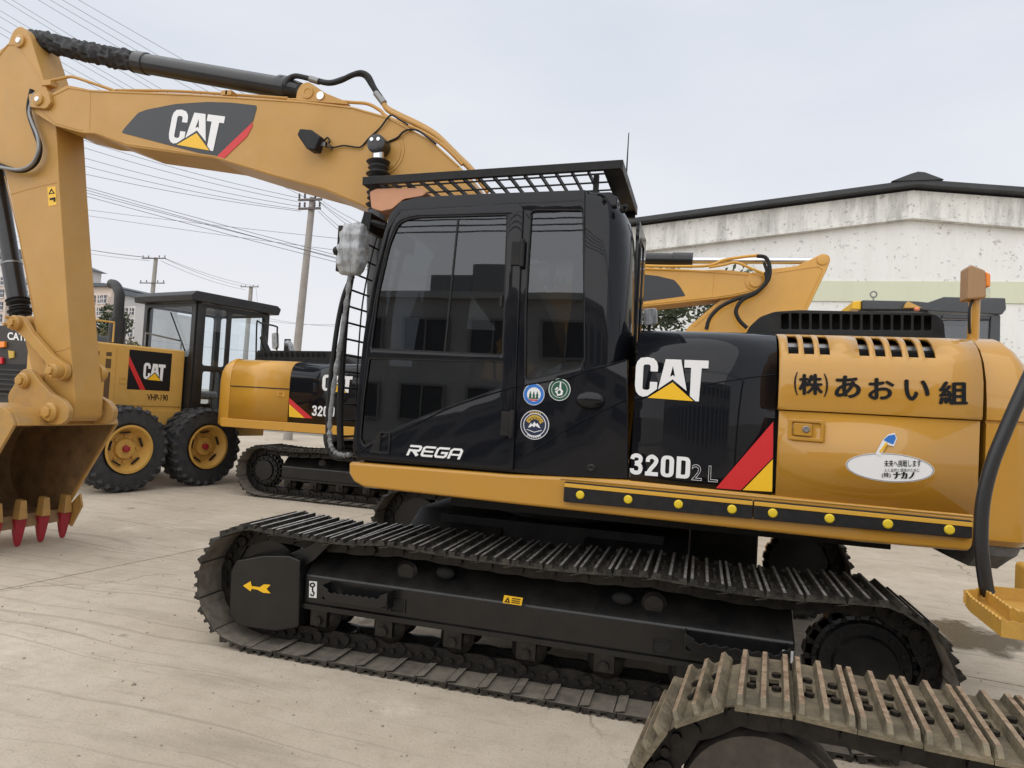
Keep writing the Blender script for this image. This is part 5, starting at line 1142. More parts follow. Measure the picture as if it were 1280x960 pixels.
g = G(); mid = offp(sm, .037); g.add([(x, y, z) for x, z in mid for y in (BY0+.032, BY1-.032)], [(i*2, i*2+1, i*2+3, i*2+2) for i in range(len(mid)-1)]); g.obj('bucket_lining', m_bin, A)
for y0, y1, yi in ((BY0, BY0+.03, BY0+.031), (BY1-.03, BY1, BY1-.0315)):
    G().prism(sm, y0, y1).obj('bucket_side_plate', m_bkt, A, bevel=.006)
    G().add([(x, yi, z) for x, z in mid], [tuple(range(len(mid)))]).obj('side_lining', m_bin, A)
G().prism([(PXT+.012, ZT-.005), (PXT-.02, ZT+.06), (PXT-.11, ZT+.14), (PXT-.4, ZT+.175), (PXT-.4, ZT+.15), (PXT-.1, ZT+.10), (PXT-.02, ZT-.01)], BY0+.031, BY1-.031).obj('bucket_top_beam', m_bkt, A, bevel=.006)
G().bar((lipx+.0, (BY0+BY1)/2, lipz+.04), (lipx+.03, (BY0+BY1)/2, lipz-.08), BY1-BY0, .03, (1, 0, 0)).obj('bucket_lip', m_bin, A)
G().prism([(lipx-.02, lipz+.02), (lipx+.16, lipz+.20), (lipx+.20, lipz+.08), (lipx+.08, lipz-.14), (lipx+.04, lipz-.12)], BY1+.001, BY1+.025).obj('side_cutter', m_bkt, A, bevel=.004)
G().prism([(lipx-.02, lipz+.02), (lipx+.16, lipz+.20), (lipx+.20, lipz+.08), (lipx+.08, lipz-.14), (lipx+.04, lipz-.12)], BY0-.025, BY0-.001).obj('side_cutter', m_bkt, A, bevel=.004)
for k in range(5):
    y = BY1-.06-k*.235; q = Vector((lipx+.055, y, lipz-.05))
    tip = Vector((lipx+.05, y, .01))
    g = G(); w = .05; g.add([(q.x-.04, y-w*.6, q.z+.25), (q.x+.04, y-w*.6, q.z+.24), (q.x+.04, y+w*.6, q.z+.24), (q.x-.04, y+w*.6, q.z+.25), (q.x-.05, y-w*.9, q.z+.06), (q.x+.05, y-w*.9, q.z+.06), (q.x+.05, y+w*.9, q.z+.06), (q.x-.05, y+w*.9, q.z+.06)], [(0, 1, 2, 3), (4, 7, 6, 5), (0, 4, 5, 1), (1, 5, 6, 2), (2, 6, 7, 3), (3, 7, 4, 0)]); g.obj('tooth_adapter', m_bkt, A, bevel=.01)
    zt0 = q.z+.062; g = G(); lv = [(.0, .056, .056), (.03, .050, .052), (.35, .043, .040), (.75, .032, .026), (.95, .022, .016), (1.0, .012, .010)]; vv = []
    for t, a_, b_ in lv: z = zt0+(tip.z-zt0)*t; vv += [(tip.x+.0-b_, y-a_, z), (tip.x-b_*.6+b_, y-a_, z), (tip.x+b_*.8, y+a_, z), (tip.x-b_, y+a_, z)]
    ff = [(0, 1, 2, 3), (20, 23, 22, 21)]+[(i*4+k2, i*4+(k2+1) % 4, i*4+4+(k2+1) % 4, i*4+4+k2) for i in range(5) for k2 in range(4)]
    g.add(vv, ff).obj('bucket_tooth', m_tooth, A, bevel=.01)
# reading of the extra mirror seen through the gap behind the cab
q = XZ([(804, 386), (821, 385), (822, 405), (805, 407)], 4.9); G().prism(rpoly(q, .02, 3), 4.9, 4.94).obj('side_mirror', m_plas, A, bevel=.006)
G().tube([(q[1][0]-.05, 4.95, q[2][1]), (q[1][0]-.05, 4.95, 2.1)], .012, 6).obj('side_mirror_stalk', m_rub, A)

# ================================================================== SECOND EXCAVATOR (behind, facing right)
m_yel2 = mat('orange_yellow_paint', (.62, .315, .035), .4, coat=.4, col2=(.54, .27, .03), scale=3, amt=.5, coat_rough=.1)
CXB, CYB, SB = -4.72, 8.88+1.49, 9.02
B = thing('excavator', 'second crawler excavator parked behind, facing right, its stick folded under the boom', 'excavator', (CXB, CYB, 0))
A_keep = None
undercarriage(B, CXB, 8.88, sp=-1)
def bx(px, py=470): return at(px, py, SB).x
prB = [(SB, 1.16), (SB, 1.6), (SB+.001, 1.75), (SB+.006, 1.84), (SB+.020, 1.92), (SB+.045, 1.985), (SB+.08, 2.03), (SB+.13, 2.065), (SB+.2, 2.088), (SB+.32, 2.10), (SB+.6, 2.105)]
xa, xm, xe_ = bx(289), bx(363), bx(363)+1.75
g = loft([xa, xm-.006], prB); o = g.obj('yellow_bonnet_door', m_yel2, B); solid(o, .03); YD = o
G().tube([(xa, SB-.002, 1.66), (xm-.006, SB-.002, 1.66)], .008, 6).obj('door_crease', m_rub, YD)
g = loft([xm, xe_], prB); o = g.obj('black_bonnet_door', m_blk, B); solid(o, .03); KD = o
F0 = lambda x0, z0, x1, z1: (Vector((x0, SB, z0)), Vector((x1, SB, z0)), Vector((x0, SB, z1)))
cat_logo(KD, F0(bx(403, 480), at(403, 489, SB).z, bx(403, 480)+.50, at(403, 468, SB).z), .004)
glyphs('model_digit', '320D', m_white, KD, F0(bx(390, 515), at(390, 519.5, SB).z, bx(390, 515)+.38, at(390, 506.5, SB).z), .10)
pxdecal('red_stripe', [[(361.5, 497), (391, 523), (381, 522.5), (361.5, 505)]], m_red, KD, SB, .004)
pxdecal('yellow_stripe', [[(361.5, 505), (381, 522.5), (361.5, 521)]], m_yv, KD, SB, .004)
plate('latch_frame', rpoly(XZ([(347, 489), (356, 489.5), (356, 496), (347, 495)], SB), .01), [rpoly(XZ([(349, 490.5), (354, 490.8), (354, 494.6), (349, 494.2)], SB), .01)], SB-.01, SB-.001, m_yel2, YD)
G().prism(rpoly([(xa-.12, 1.02), (xe_, 1.02), (xe_, 1.155), (xa-.14, 1.155)], .03, 3), SB-.02, SB+.2).obj('side_skirt', m_yel2, B, bevel=.02)
G().box(xa-.1, xe_+.4, SB+.21, SB+2.6, 1.0, 1.14).obj('revolving_frame', m_bsat, B)
G().box(xa, xe_, SB+.605, SB+2.7, 1.15, 2.10).obj('engine_bay', m_bsat, B)
hp2 = XZ([(318, 449), (322, 438), (420, 439), (445, 452)], SB+.8); hp2[0] = (hp2[0][0], 2.106); hp2[-1] = (hp2[-1][0], 2.106)
hs = [rpoly(XZ([(324+k*6.6, 440.5), (328.6+k*6.6, 440.5), (328.6+k*6.6, 446.5), (324+k*6.6, 446.5)], SB+.8), .02, 2) for k in range(13)]
plate('engine_hood_side', hp2, hs, SB+.8, SB+.82, m_bsat, B)
G().prism([(x, z-.01 if z > 2.2 else z) for x, z in hp2], SB+.9, SB+1.8).obj('engine_hood', m_inside, B)
# rounded counterweight at the left
g = G(); rings = []
for ins_, z in ((.03, 1.03), (0, 1.06), (0, 1.75), (.02, 1.88), (.07, 1.98), (.15, 2.05), (.3, 2.10)):
    r_ = [(xa-.006, SB+ins_*.6), (xa-.06, SB+ins_*.6)]
    for k in range(1, 8): t = k/8; p_ = Vector((xa-.06, SB+ins_*.6))*(1-t)**2+Vector((xa-.34+ins_, SB+ins_*.6+.02))*2*t*(1-t)+Vector((xa-.42+ins_, SB+.45))*t*t; r_.append(tuple(p_))
    for k in range(1, 8): t = k/8; yy = SB+.45+(1.8)*t; r_.append((xa-.42+ins_-.25*sin(pi*t), yy))
    r_ += [(xa-.34+ins_, SB+2.65), (xa-.006, SB+2.7)]
    rings.append([(x, y, z) for x, y in r_])
nn = len(rings[0]); fs = [(i*nn+k, i*nn+(k+1) % nn, (i+1)*nn+(k+1) % nn, (i+1)*nn+k) for i in range(len(rings)-1) for k in range(nn)]+[tuple(range(nn)), tuple(range((len(rings)-1)*nn, len(rings)*nn))]
g.add([p_ for r_ in rings for p_ in r_], fs).obj('counterweight', m_yel2, B, ang=40)
# cab on the far side
G().prism([(xe_-.3, 1.15), (xe_+1.3, 1.15), (xe_+1.25, 1.9), (xe_+1.0, 2.85), (xe_-.3, 2.85)], SB+1.75, SB+2.6).obj('cab', m_bsat, B, bevel=.03)
g = G(); g.tube(smooth_path([at(x, y, SB+.3) for x, y in [(320, 447), (321, 405), (323, 402), (327, 404), (345, 408), (346.5, 413), (346, 438)]], 4), .014, 6).obj('grab_rail', m_bsat, B)
G().prism(rpoly(XZ([(340.5, 417), (346.5, 415.5), (347, 434), (344, 437), (341, 436)], SB+.3), .03, 3), SB+.28, SB+.34).obj('mirror', m_plas, B)
hose('exhaust_pipe', [at(x, y, SB+1.2) for x, y in [(328, 421), (331, 430), (336, 441)]], .05, m_bsat, B); hose('exhaust_pipe', [at(x, y, SB+1.4) for x, y in [(358, 429), (363, 431), (366, 445)]], .05, m_plas, B)
# boom, stick, bucket
YB = 10.1
bb = XZ([(948, 346), (940, 341), (915, 338), (900, 337), (880, 337.5), (800, 334), (740, 340), (670, 372), (610, 440), (595, 490), (640, 490), (700, 425), (750, 393), (800, 384), (893, 374), (915, 371), (945, 364), (953, 355)], YB)
bo = G().prism(bb, YB, YB+.45).obj('boom', m_yel2, B, bevel=.01)
flange([(800, 336), (880, 339.5), (903, 341), (940, 344)], YB, bo, .012, m_yel2); flange([(800, 381), (893, 371), (915, 368), (945, 361)], YB, bo, .012, m_yel2); flange([(893, 340), (890, 371)], YB, bo, .006, m_yel2)
pxdecal('boom_decal', [rpoly([(795, 342), (822, 345), (843, 350), (850, 358), (857, 370), (795, 378)], 2, 3)], m_dv, bo, YB, .003)
q = at(944, 352, YB); G().lathe((q.x, YB, q.z), (0, -1, 0), [(0, .13), (.02, .13), (.025, .08), (.05, .08), (.052, .02)], 24).obj('stick_pin', m_yel2, bo)
ar = XZ([(1020, 321), (1028, 317), (1036, 319), (1038, 325), (1034, 336), (1010, 386), (990, 425), (890, 560), (850, 600), (812, 590), (800, 540), (830, 450), (861, 408), (900, 375), (930, 350), (965, 336), (995, 333)], YB+.10)
st = G().prism(rpoly(ar, .05, 3), YB+.08, YB+.40).obj('stick', m_yel2, B, bevel=.012)
flange([(968, 341), (1020, 333), (1028, 337), (1006, 384)], YB+.08, st, .010, m_yel2); flange([(900, 379), (868, 408)], YB+.08, st, .010, m_yel2)
q = at(1028, 325, YB+.08); G().lathe((q.x, YB+.08, q.z), (0, -1, 0), [(0, .07), (.02, .07), (.024, .03)], 18).obj('cylinder_pin', m_yel2, st)
q0, q1, q2_ = at(740, 323, YB+.2), at(866, 325.5, YB+.2), at(1018, 326, YB+.2); dv = (q1-q0).normalized()
G().lathe(q0, dv, [(0, .10), ((q1-q0).length-.3, .10), ((q1-q0).length-.29, .115), ((q1-q0).length, .115)], 20).obj('stick_cylinder_barrel', m_cyl, B); G().cyl(q1, q2_, .05, 14).obj('stick_cylinder_rod', m_steel, B)
for pts, r_, m__ in (([(797, 332), (840, 333), (885, 332), (905, 325), (930, 321), (950, 319)], .022, m_yel2), ([(886, 334), (905, 331), (920, 328), (940, 336), (955, 342)], .02, m_yel2),
                     ([(946, 320), (957, 322), (962, 334), (960, 350), (945, 365), (920, 374), (900, 384), (887, 398), (883, 412)], .028, m_rub), ([(957, 340), (958, 352), (945, 366), (928, 375), (920, 388), (924, 400), (934, 410)], .028, m_rub), ([(955, 328), (959, 345), (950, 362), (925, 372), (905, 380)], .022, m_rub)):
    hose('hydraulic_line', [at(x, y, YB-.12) for x, y in pts], r_, m__, B)
q = at(880, 520, YB); G().prism(rpoly([(q.x-1.2, .02), (q.x-.1, .0), (q.x+.1, .9), (q.x-.5, 1.2), (q.x-1.1, 1.0), (q.x-1.4, .5)], .1, 4), YB-.3, YB+.75).obj('bucket', m_yel2, B, bevel=.01)

# ================================================================== MOTOR GRADER (behind left, driving away)
m_gyel = mat('grader_yellow_paint', (.60, .345, .075), .5, coat=.15, col2=(.50, .28, .06), scale=3, amt=.6, coat_rough=.2)
m_gblk = mat('grader_black_paint', (.010, .010, .011), .5, coat=.1, col2=(.03, .028, .026), scale=6, amt=.4)
Gr = thing('motor_grader', 'yellow motor grader with black glazed cab and big yellow-rimmed tyres behind the hanging arm', 'motor grader')
# built in its own space: x forwards, -y the side towards the camera
def gbox(name, a, m, bev=.01, par=None): return G().box(*a).obj(name, m, par or Gr, bevel=bev)
def wheel(T, c, R_, w, side, rim=.34, mt=m_tyre, lug=True):
    t = G(); c = Vector(c); hw = w/2
    pr = [(-.001, rim*.5), (-.001, rim*.97), (-hw*.8, rim), (-hw, rim+.05), (-hw*1.02, rim+(R_-rim)*.5), (-hw*.92, R_*.93), (-hw*.75, R_*.965), (hw*.75, R_*.965), (hw*.92, R_*.93), (hw*1.02, rim+(R_-rim)*.5), (hw, rim+.05), (hw*.8, rim), (.001, rim*.97), (.001, rim*.5)]
    t.lathe(c, (0, 1, 0), pr, 48)
    ty = t.obj('tyre', mt, T)
    if lug:
        g = G(); n = 26
        for k in range(n):
            for s_ in (-1, 1):
                a0 = 2*pi*(k+(.5 if s_ > 0 else 0))/n; pts = []
                for j, (yy, da) in enumerate(((0.05, 0), (.45, .06), (.80, .14), (.99, .19))):
                    rr = R_ if yy < .9 else R_*.93; a = a0+da; pts.append((c.x+rr*cos(a), c.y+s_*hw*yy, c.z+rr*sin(a)))
                for p0_, p1_ in zip(pts, pts[1:]):
                    mdl = (Vector(p0_)+Vector(p1_))/2-c; mdl.y = 0; off = mdl.normalized()*.028; g.bar(Vector(p0_)-off, Vector(p1_)-off, .075, .06, mdl.normalized())
        g.obj('tread_lugs', mt, ty)
    r = G(); f_ = c.y+side*hw; s_ = side
    prr = [(-.25, rim-.05), (-.05, rim-.045), (.0, rim+.01), (.02, rim+.02), (.02, rim-.015), (-.03, rim-.04), (-.10, rim-.07), (-.14, rim*.72), (-.14, .16), (-.09, .14), (-.09, .02)]
    r.lathe((c.x, f_, c.z), (0, s_, 0), prr, 40); rm = r.obj('rim', m_gyel, T)
    for k in range(8):
        a = 2*pi*k/8; G().cyl((c.x+cos(a)*.19, f_-s_*.14, c.z+sin(a)*.19), (c.x+cos(a)*.19, f_-s_*.10, c.z+sin(a)*.19), .018, 6).obj('wheel_nut', m_gyel, rm)
    G().lathe((c.x, f_-s_*.09, c.z), (0, s_, 0), [(0, .055), (.05, .05), (.06, .03)], 6).obj('hub_cap', m_tooth, rm)
    for k in range(5): a = .4+2*pi*k/5; G().bar((c.x+cos(a)*(rim-.1)-sin(a)*.07, f_-s_*.085, c.z+sin(a)*(rim-.1)+cos(a)*.07), (c.x+cos(a)*(rim-.1)+sin(a)*.07, f_-s_*.085, c.z+sin(a)*(rim-.1)-cos(a)*.07), .02, .03, (0, 1, 0)).obj('rim_clip', m_rub, rm)
TR = .64; hx_ = .66
for x in (-hx_, hx_):
    wheel(Gr, (x, .21, TR), TR, .42, -1); wheel(Gr, (x, 2.0, TR), TR, .42, 1)
G().prism(rpoly([(-1.0, .45), (1.0, .45), (1.0, .85), (-1.0, .85)], .15), .45, .62).prism(rpoly([(-1.0, .45), (1.0, .45), (1.0, .85), (-1.0, .85)], .15), 1.6, 1.77).obj('tandem_case', m_gyel, Gr, bevel=.01)
gbox('chassis', (-1.25, 2.4, .75, 1.45, .75, 1.08), m_gyel)
gbox('gooseneck', (2.4, 6.0, .95, 1.25, 1.5, 1.9), m_gyel)
gbox('gooseneck_drop', (2.1, 2.6, .9, 1.3, 1.0, 1.89), m_gyel)
for y in (.1, 1.75): wheel(Gr, (5.9, y+.18, TR), TR, .36, -1 if y < 1 else 1, lug=False)
gbox('front_axle', (5.8, 6.0, .3, 1.9, .5, .7), m_gyel)
gbox('engine_hood', (-1.3, .45, .45, 1.75, 1.1, 2.2), m_gyel, .03)
def side(x0, x1, z0, z1, name, m, d_=.012, bev=.004, par=None): return G().box(x0, x1, .45-d_, .4485, z0, z1).obj(name, m, par or Gr, bevel=bev)
side(-.68, .42, 1.27, 2.14, 'hood_door', m_gyel, .012)
for x0 in (-1.02, -.84):
    for z0, z1 in ((2.0, 2.06), (1.82, 1.96), (1.3, 1.76)): side(x0, x0+.08, z0, z1, 'vent_slot', mat_slot := (globals().get('mat_slot') or mat('slot_brown', (.11, .06, .025), .8)), .003, 0)
side(-.35, .43, .95, 1.2, 'lower_panel', m_gyel, .02)
GF = lambda x0, z0, x1, z1: (Vector((x0, .438, z0)), Vector((x1, .438, z0)), Vector((x0, .438, z1)))
# local decals face -y, like the world ones
sq = decal('logo_panel', [[(0, 0), (1, 0), (1, 1), (0, 1)]], m_kv, Gr, GF(-.50, 1.52, .20, 2.13), .002)
decal('red_stripe', [[(0, .62), (0, .84), (.42, 0), (.30, 0)]], m_red, Gr, GF(-.50, 1.52, .20, 2.13), .004)
cat_logo(Gr, GF(-.26, 1.68, .10, 1.95), .005)
text('unit_number', 'VHP-190', m_kv, Gr, GF(-.17, 1.36, .18, 1.46), .003, bold=.02)
plate('latch_frame', rpoly([(-.62, 1.6), (-.52, 1.6), (-.52, 1.7), (-.62, 1.7)], .01), [rpoly([(-.60, 1.62), (-.54, 1.62), (-.54, 1.68), (-.60, 1.68)], .01)], .428, .4365, m_gyel, Gr)
# exhaust and rails on the hood
g = G(); g.tube(smooth_path([(-.45, .9, 2.25), (-.45, .9, 2.95), (-.45, .95, 3.08), (-.45, 1.05, 3.16), (-.45, 1.15, 3.18)], 4), .075, 14); g.obj('exhaust_stack', m_gblk, Gr)
G().cyl((-.45, .9, 2.2), (-.45, .9, 2.62), .12, 16).obj('muffler', m_gblk, Gr)
for y in (.55, 1.6): G().tube([(-1.25, y, 2.22), (-1.25, y, 2.52), (-.7, y, 2.52), (-.7, y, 2.22)], .016, 6).obj('hood_rail', m_gyel, Gr)
for y in (.55,): G().tube([(-.2, y, 2.22), (-.2, y, 2.42), (.42, y, 2.36), (.42, y, 2.22)], .014, 6).obj('hood_rail', m_dst, Gr)
# black cab: corner posts, mullions, roof, glazing
x0, x1, y0, y1, zb_c, zt_c = .5, 1.95, .30, 1.72, .95, 3.02
for x, y in ((x0, y0), (x1-.08, y0), (x0, y1-.08), (x1-.08, y1-.08)): G().box(x, x+.09, y, y+.08, zb_c, zt_c).obj('cab_post', m_gblk, Gr, bevel=.01)
G().prism([(x0-.16, 3.02), (x1+.16, 3.02), (x1+.20, 3.14), (x1+.12, 3.19), (x0-.10, 3.19), (x0-.18, 3.12)], y0-.10, y1+.10).obj('cab_roof', m_gblk, Gr, bevel=.015)
def winframe(name, u0, u1, v0, v1, hs, plane, pos):
    me = curve_mesh([[(u0, v0), (u1, v0), (u1, v1), (u0, v1)]]+hs, .03, .004)
    if plane == 'x': me.transform(Matrix(((1, 0, 0, 0), (0, 0, -1, pos), (0, 1, 0, 0), (0, 0, 0, 1))))
    else: me.transform(Matrix(((0, 0, 1, pos), (-1, 0, 0, 0), (0, 1, 0, 0), (0, 0, 0, 1))))
    finish_mesh(me, name, m_gblk); c = center(me); o = bpy.data.objects.new(name, me); return fin(o, c, Gr)
hsx = [rpoly([(.64, 1.98), (1.06, 1.98), (1.06, 2.95), (.64, 2.95)], .05), rpoly([(1.15, 1.95), (1.86, 1.95), (1.86, 2.93), (1.15, 2.93)], .05), rpoly([(.66, 1.2), (1.0, 1.2), (1.0, 1.88), (.66, 1.88)], .05), rpoly([(1.14, 1.3), (1.83, 1.3), (1.83, 1.86), (1.14, 1.86)], .05)]
winframe('cab_side_frame', x0, x1, zb_c, 3.01, hsx, 'x', y0-.016); winframe('cab_side_frame', x0, x1, zb_c, 3.01, [rpoly([(.60, 1.3), (1.88, 1.3), (1.88, 2.96), (.60, 2.96)], .05)], 'x', y1+.016)
hsy = [rpoly([(-1.63, 2.2), (-.40, 2.1), (-.40, 2.95), (-1.63, 2.95)], .07)]
winframe('cab_rear_frame', -y1, -y0, zb_c, 3.01, hsy, 'y', x0-.016)
winframe('cab_front_frame', -y1, -y0, zb_c, 3.01, [rpoly([(-1.66, 1.3), (-.36, 1.3), (-.36, 2.96), (-1.66, 2.96)], .05)], 'y', x1+.016)
for yy in (y0, y1): G().box(x0+.05, x1-.05, yy-.003, yy+.002, 1.2, 2.95).obj('side_glass', m_clear, Gr)
G().box(x0-.003, x0+.002, y0+.05, y1-.05, 2.05, 2.95).obj('rear_glass', m_clear, Gr); G().box(x1-.003, x1+.002, y0+.05, y1-.05, 1.25, 2.95).obj('windscreen', m_clear, Gr)
G().box(x0+.1, x1-.1, y0+.1, y1-.1, .95, 1.05).obj('cab_floor', m_gblk, Gr)
G().box(.95, 1.4, .8, 1.2, 1.4, 1.55).box(.88, 1.0, .82, 1.18, 1.55, 2.28).obj('seat', m_plas, Gr, bevel=.05)
G().prism([(1.55, 1.05), (1.8, 1.05), (1.75, 1.95), (1.6, 2.0)], .85, 1.2).obj('steering_console', m_gblk, Gr)
G().tube([(x0-.035, .5, 2.2), (x0-.04, .95, 2.85)], .012, 6).obj('wiper', m_rub, Gr)
G().box(x1+.3, x1+.34, y0-.25, y0-.12, 2.1, 2.6).obj('mirror', m_gblk, Gr)
GM, GD = Vector((-7.9346, 8.7601, 0)), math.radians(75.9875)
gz = 0
# wheel face plane is local y = 0
Gr.matrix_world = Matrix.Translation(GM) @ Matrix.Rotation(GD, 4, 'Z')
Gr.location = GM; Gr.rotation_euler = (0, 0, GD)

# ================================================================== DARK ROLLER AT THE FAR LEFT (red lamps, white lettering)
m_dk = mat('dark_brown_hood', (.035, .030, .027), .55, col2=(.02, .018, .017), scale=4, amt=.6)
YE = 10.6
E0 = at(44, 470, YE); EW = Vector((at(0, 470, YE).x-.6, YE+1, 0))
Ro = thing('rubber_tyred_machine', 'dark-backed machine with red rear lamps and white lettering at the far left edge', 'construction machine', EW)
p_ = XZ([(-70, 412), (-20, 406), (42, 408), (50, 420), (52, 490), (-70, 488)], YE); G().prism(rpoly(p_, .06, 3), YE, YE+2.2).obj('rear_hood', m_dk, Ro, bevel=.03)
p_ = XZ([(-66, 452), (44, 456), (46, 487), (-66, 484)], YE); G().prism(p_, YE-.02, YE-.001).obj('rear_grille', m_rub, Ro, bevel=.004)
for k in range(6): z = p_[0][1]-(k+1)*.1; G().box(p_[0][0]+.05, p_[1][0]-.05, YE-.04, YE-.021, z-.02, z+.01).obj('grille_bar', m_dk, Ro)
text('lettering', 'CATERPILLAR', m_white, Ro, fr((9.5, 424.5), (75, 430), (9.5, 415), YE), .004, bold=.03)
for pts, mm in (([(-2, 427), (7, 427), (7, 434), (-2, 435)], m_amber), ([(-2, 446), (4, 447), (4, 455), (-2, 455)], m_red)):
    G().prism(XZ(pts, YE-.03), YE-.06, YE-.003).obj('rear_lamp', mm, Ro, bevel=.01)
G().prism(XZ([(10, 438), (17, 439), (17, 447), (11, 448)], YE-.03), YE-.03, YE-.003).obj('name_plate', m_gold, Ro)
zz = at(0, 488, YE).z
G().box(E0.x-2.1, E0.x-.1, YE+.1, YE+4, .7, zz-.002).obj('chassis', m_dk, Ro)
for dx in (-1.9, -.3):
    for dy in (.6, 3.4): G().lathe((E0.x+dx, YE+dy, .6), (1, 0, 0), [(-.2, .3), (-.2, .55), (-.15, .6), (.15, .6), (.2, .55), (.2, .3)], 28).obj('tyre', m_tyre, Ro)

# ================================================================== MACHINE WITH THE DARK CAB, BEHIND AT RIGHT
YG = 11.2
Wl = thing('wheel_loader', 'machine with dark grey roofed cab and yellow roof corner above the yellow bonnet', 'wheel loader', (at(1160, 450, YG).x, YG+1, 0))
m_slate = mat('slate_cab_paint', (.045, .05, .058), .5, coat=.2, col2=(.03, .033, .038), scale=4, amt=.5)
P_ = lambda pts, y0, y1, nm, m__, bev=.012, par=None: G().prism(XZ(pts, YG), y0, y1).obj(nm, m__, par or Wl, bevel=bev)
P_([(1078, 375), (1146, 376.5), (1160, 378), (1180, 371), (1257, 372.5), (1258, 386), (1253, 393), (1170, 389), (1150, 387), (1078, 386.5)], YG, YG+1.5, 'cab_roof', m_slate)
P_([(1067, 376), (1077.5, 375), (1077.5, 386), (1066, 385.5)], YG+.05, YG+1.4, 'roof_corner', m_yv)
P_([(1240, 394), (1252, 393.5), (1251, 470), (1236, 470)], YG+.03, YG+.15, 'cab_post', m_slate)
P_([(1168, 392), (1178, 392), (1178, 470), (1168, 470)], YG+.03, YG+.15, 'cab_post', m_slate)
P_([(1179, 393), (1239, 394), (1239, 399), (1179, 397.5)], YG+.03, YG+.10, 'window_head', m_slate)
for a, b in ((1214, 1220),): P_([(a, 399), (b, 399), (b, 470), (a, 470)], YG+.05, YG+.10, 'window_bar', m_slate)
P_([(1179, 399), (1239, 399), (1236, 470), (1179, 470)], YG+.07, YG+.085, 'cab_window', m_glass, 0)
P_([(1080, 387.5), (1168, 390), (1168, 470), (1080, 470)], YG+.3, YG+.34, 'cab_window', m_glass, 0)
P_([(1078, 388), (1084, 388), (1084, 470), (1078, 470)], YG+.03, YG+.15, 'cab_post', m_slate)
q = at(1092, 368, YG+.3); pts = [(q.x+.045*cos(2*pi*k/14), YG+.3, q.z+.045*sin(2*pi*k/14)) for k in range(15)]; G().tube(pts, .012, 6).cyl((q.x, YG+.3, q.z-.045), (q.x, YG+.3, q.z-.12), .012, 6).obj('lifting_eye', m_dst, Wl)
P_([(1130, 381), (1133, 378), (1150, 386), (1128, 386)], YG-.1, YG-.02, 'beacon_bracket', m_gyel, .004)
q = at(1146, 385, YG-.1); G().ball((q.x, q.y, q.z-.02), .04, .04, .03, 12, 8).obj('beacon_lens', mat('pink_lens', (.75, .22, .13), .3), Wl)
xg0, xg1 = at(1085, 470, YG).x, at(1245, 470, YG).x
G().box(xg0, xg1, YG+.2, YG+1.5, 1.95, 2.12).box(xg0, xg1, YG+1.35, YG+1.5, 2.121, 2.9).obj('cab_body', m_slate, Wl)
G().box(xg0-1.2, xg1+.9, YG+.3, YG+1.4, .75, 1.95).obj('chassis', m_gyel, Wl, bevel=.05)
for x in (xg0-.6, xg1+.3):
    for y in (YG+.15, YG+1.6): G().lathe((x, y, .72), (0, 1, 0), [(-.25, .35), (-.25, .66), (-.2, .72), (.2, .72), (.25, .66), (.25, .35)], 32).obj('tyre', m_tyre, Wl)

# ================================================================== NEAREST TRACK (bottom right)
FX0, FY0, FA = .22, 2.10, radians(-5.5)
Tr = thing('crawler_track', 'mud-worn brown steel crawler track in the bottom right corner', 'crawler track', (0, 0, 0))
FW = .46; msF = shoe_mesh('track_shoe', .16, FW, [m_shoeB, m_wornB, m_link, m_link], holes=True, gh=.03); mlF = link_mesh('track_link', .16, m_link)
PF_ = track_path(0, 2.5, .315, .085, [.9, 1.7], .012)
_P = PITCHL; PITCHL_ = .2
lay_track(Tr, PF_, .16, FW/2, msF, mlF, .05)
g = G(); g.lathe((0, FW/2-.085, .40), (0, 1, 0), [(0, .05), (0, .245), (.02, .255), (.04, .255), (.045, .23), (.12, .23), (.125, .255), (.15, .255), (.17, .245), (.17, .05)], 44); g.obj('idler_wheel', mat('idler_steel', (.07, .062, .058), .42, metal=.5, col2=(.14, .12, .10), scale=12, amt=.7, bump=.2), Tr)
G().lathe((0, FW/2-.11, .40), (0, 1, 0), [(0, .02), (.001, .11), (.22, .11), (.221, .02)], 24).obj('idler_hub', m_frm, Tr)
G().lathe((2.5, FW/2-.03, .40), (0, 1, 0), [(0, .05), (0, .27), (.06, .27), (.06, .05)], 30).obj('sprocket', m_frm, Tr)
G().prismx([(.06, .2), (.06, .46), (.12, .53), (.34, .53), (.40, .46), (.40, .2)], .42, 2.15).obj('track_frame', m_frm, Tr, bevel=.01)
G().box(.12, .42, .09, .13, .30, .42).box(.12, .42, .33, .37, .30, .42).obj('idler_yoke', m_shoeB, Tr, bevel=.008)
g = G(); g.prism([(.46, .545), (.62, .60), (.80, .60), (.98, .55), (.98, .53), (.46, .53)], .02, .10); g.obj('frame_guard', m_shoeB, Tr, bevel=.004)
for k in range(4): G().lathe((.6+k*.45, FW/2-.12, .2), (0, 1, 0), [(0, .05), (.02, .09), (.22, .09), (.24, .05)], 16).obj('track_roller', m_link, Tr)
Tr.location = (FX0, FY0, 0); Tr.rotation_euler = (0, 0, FA)

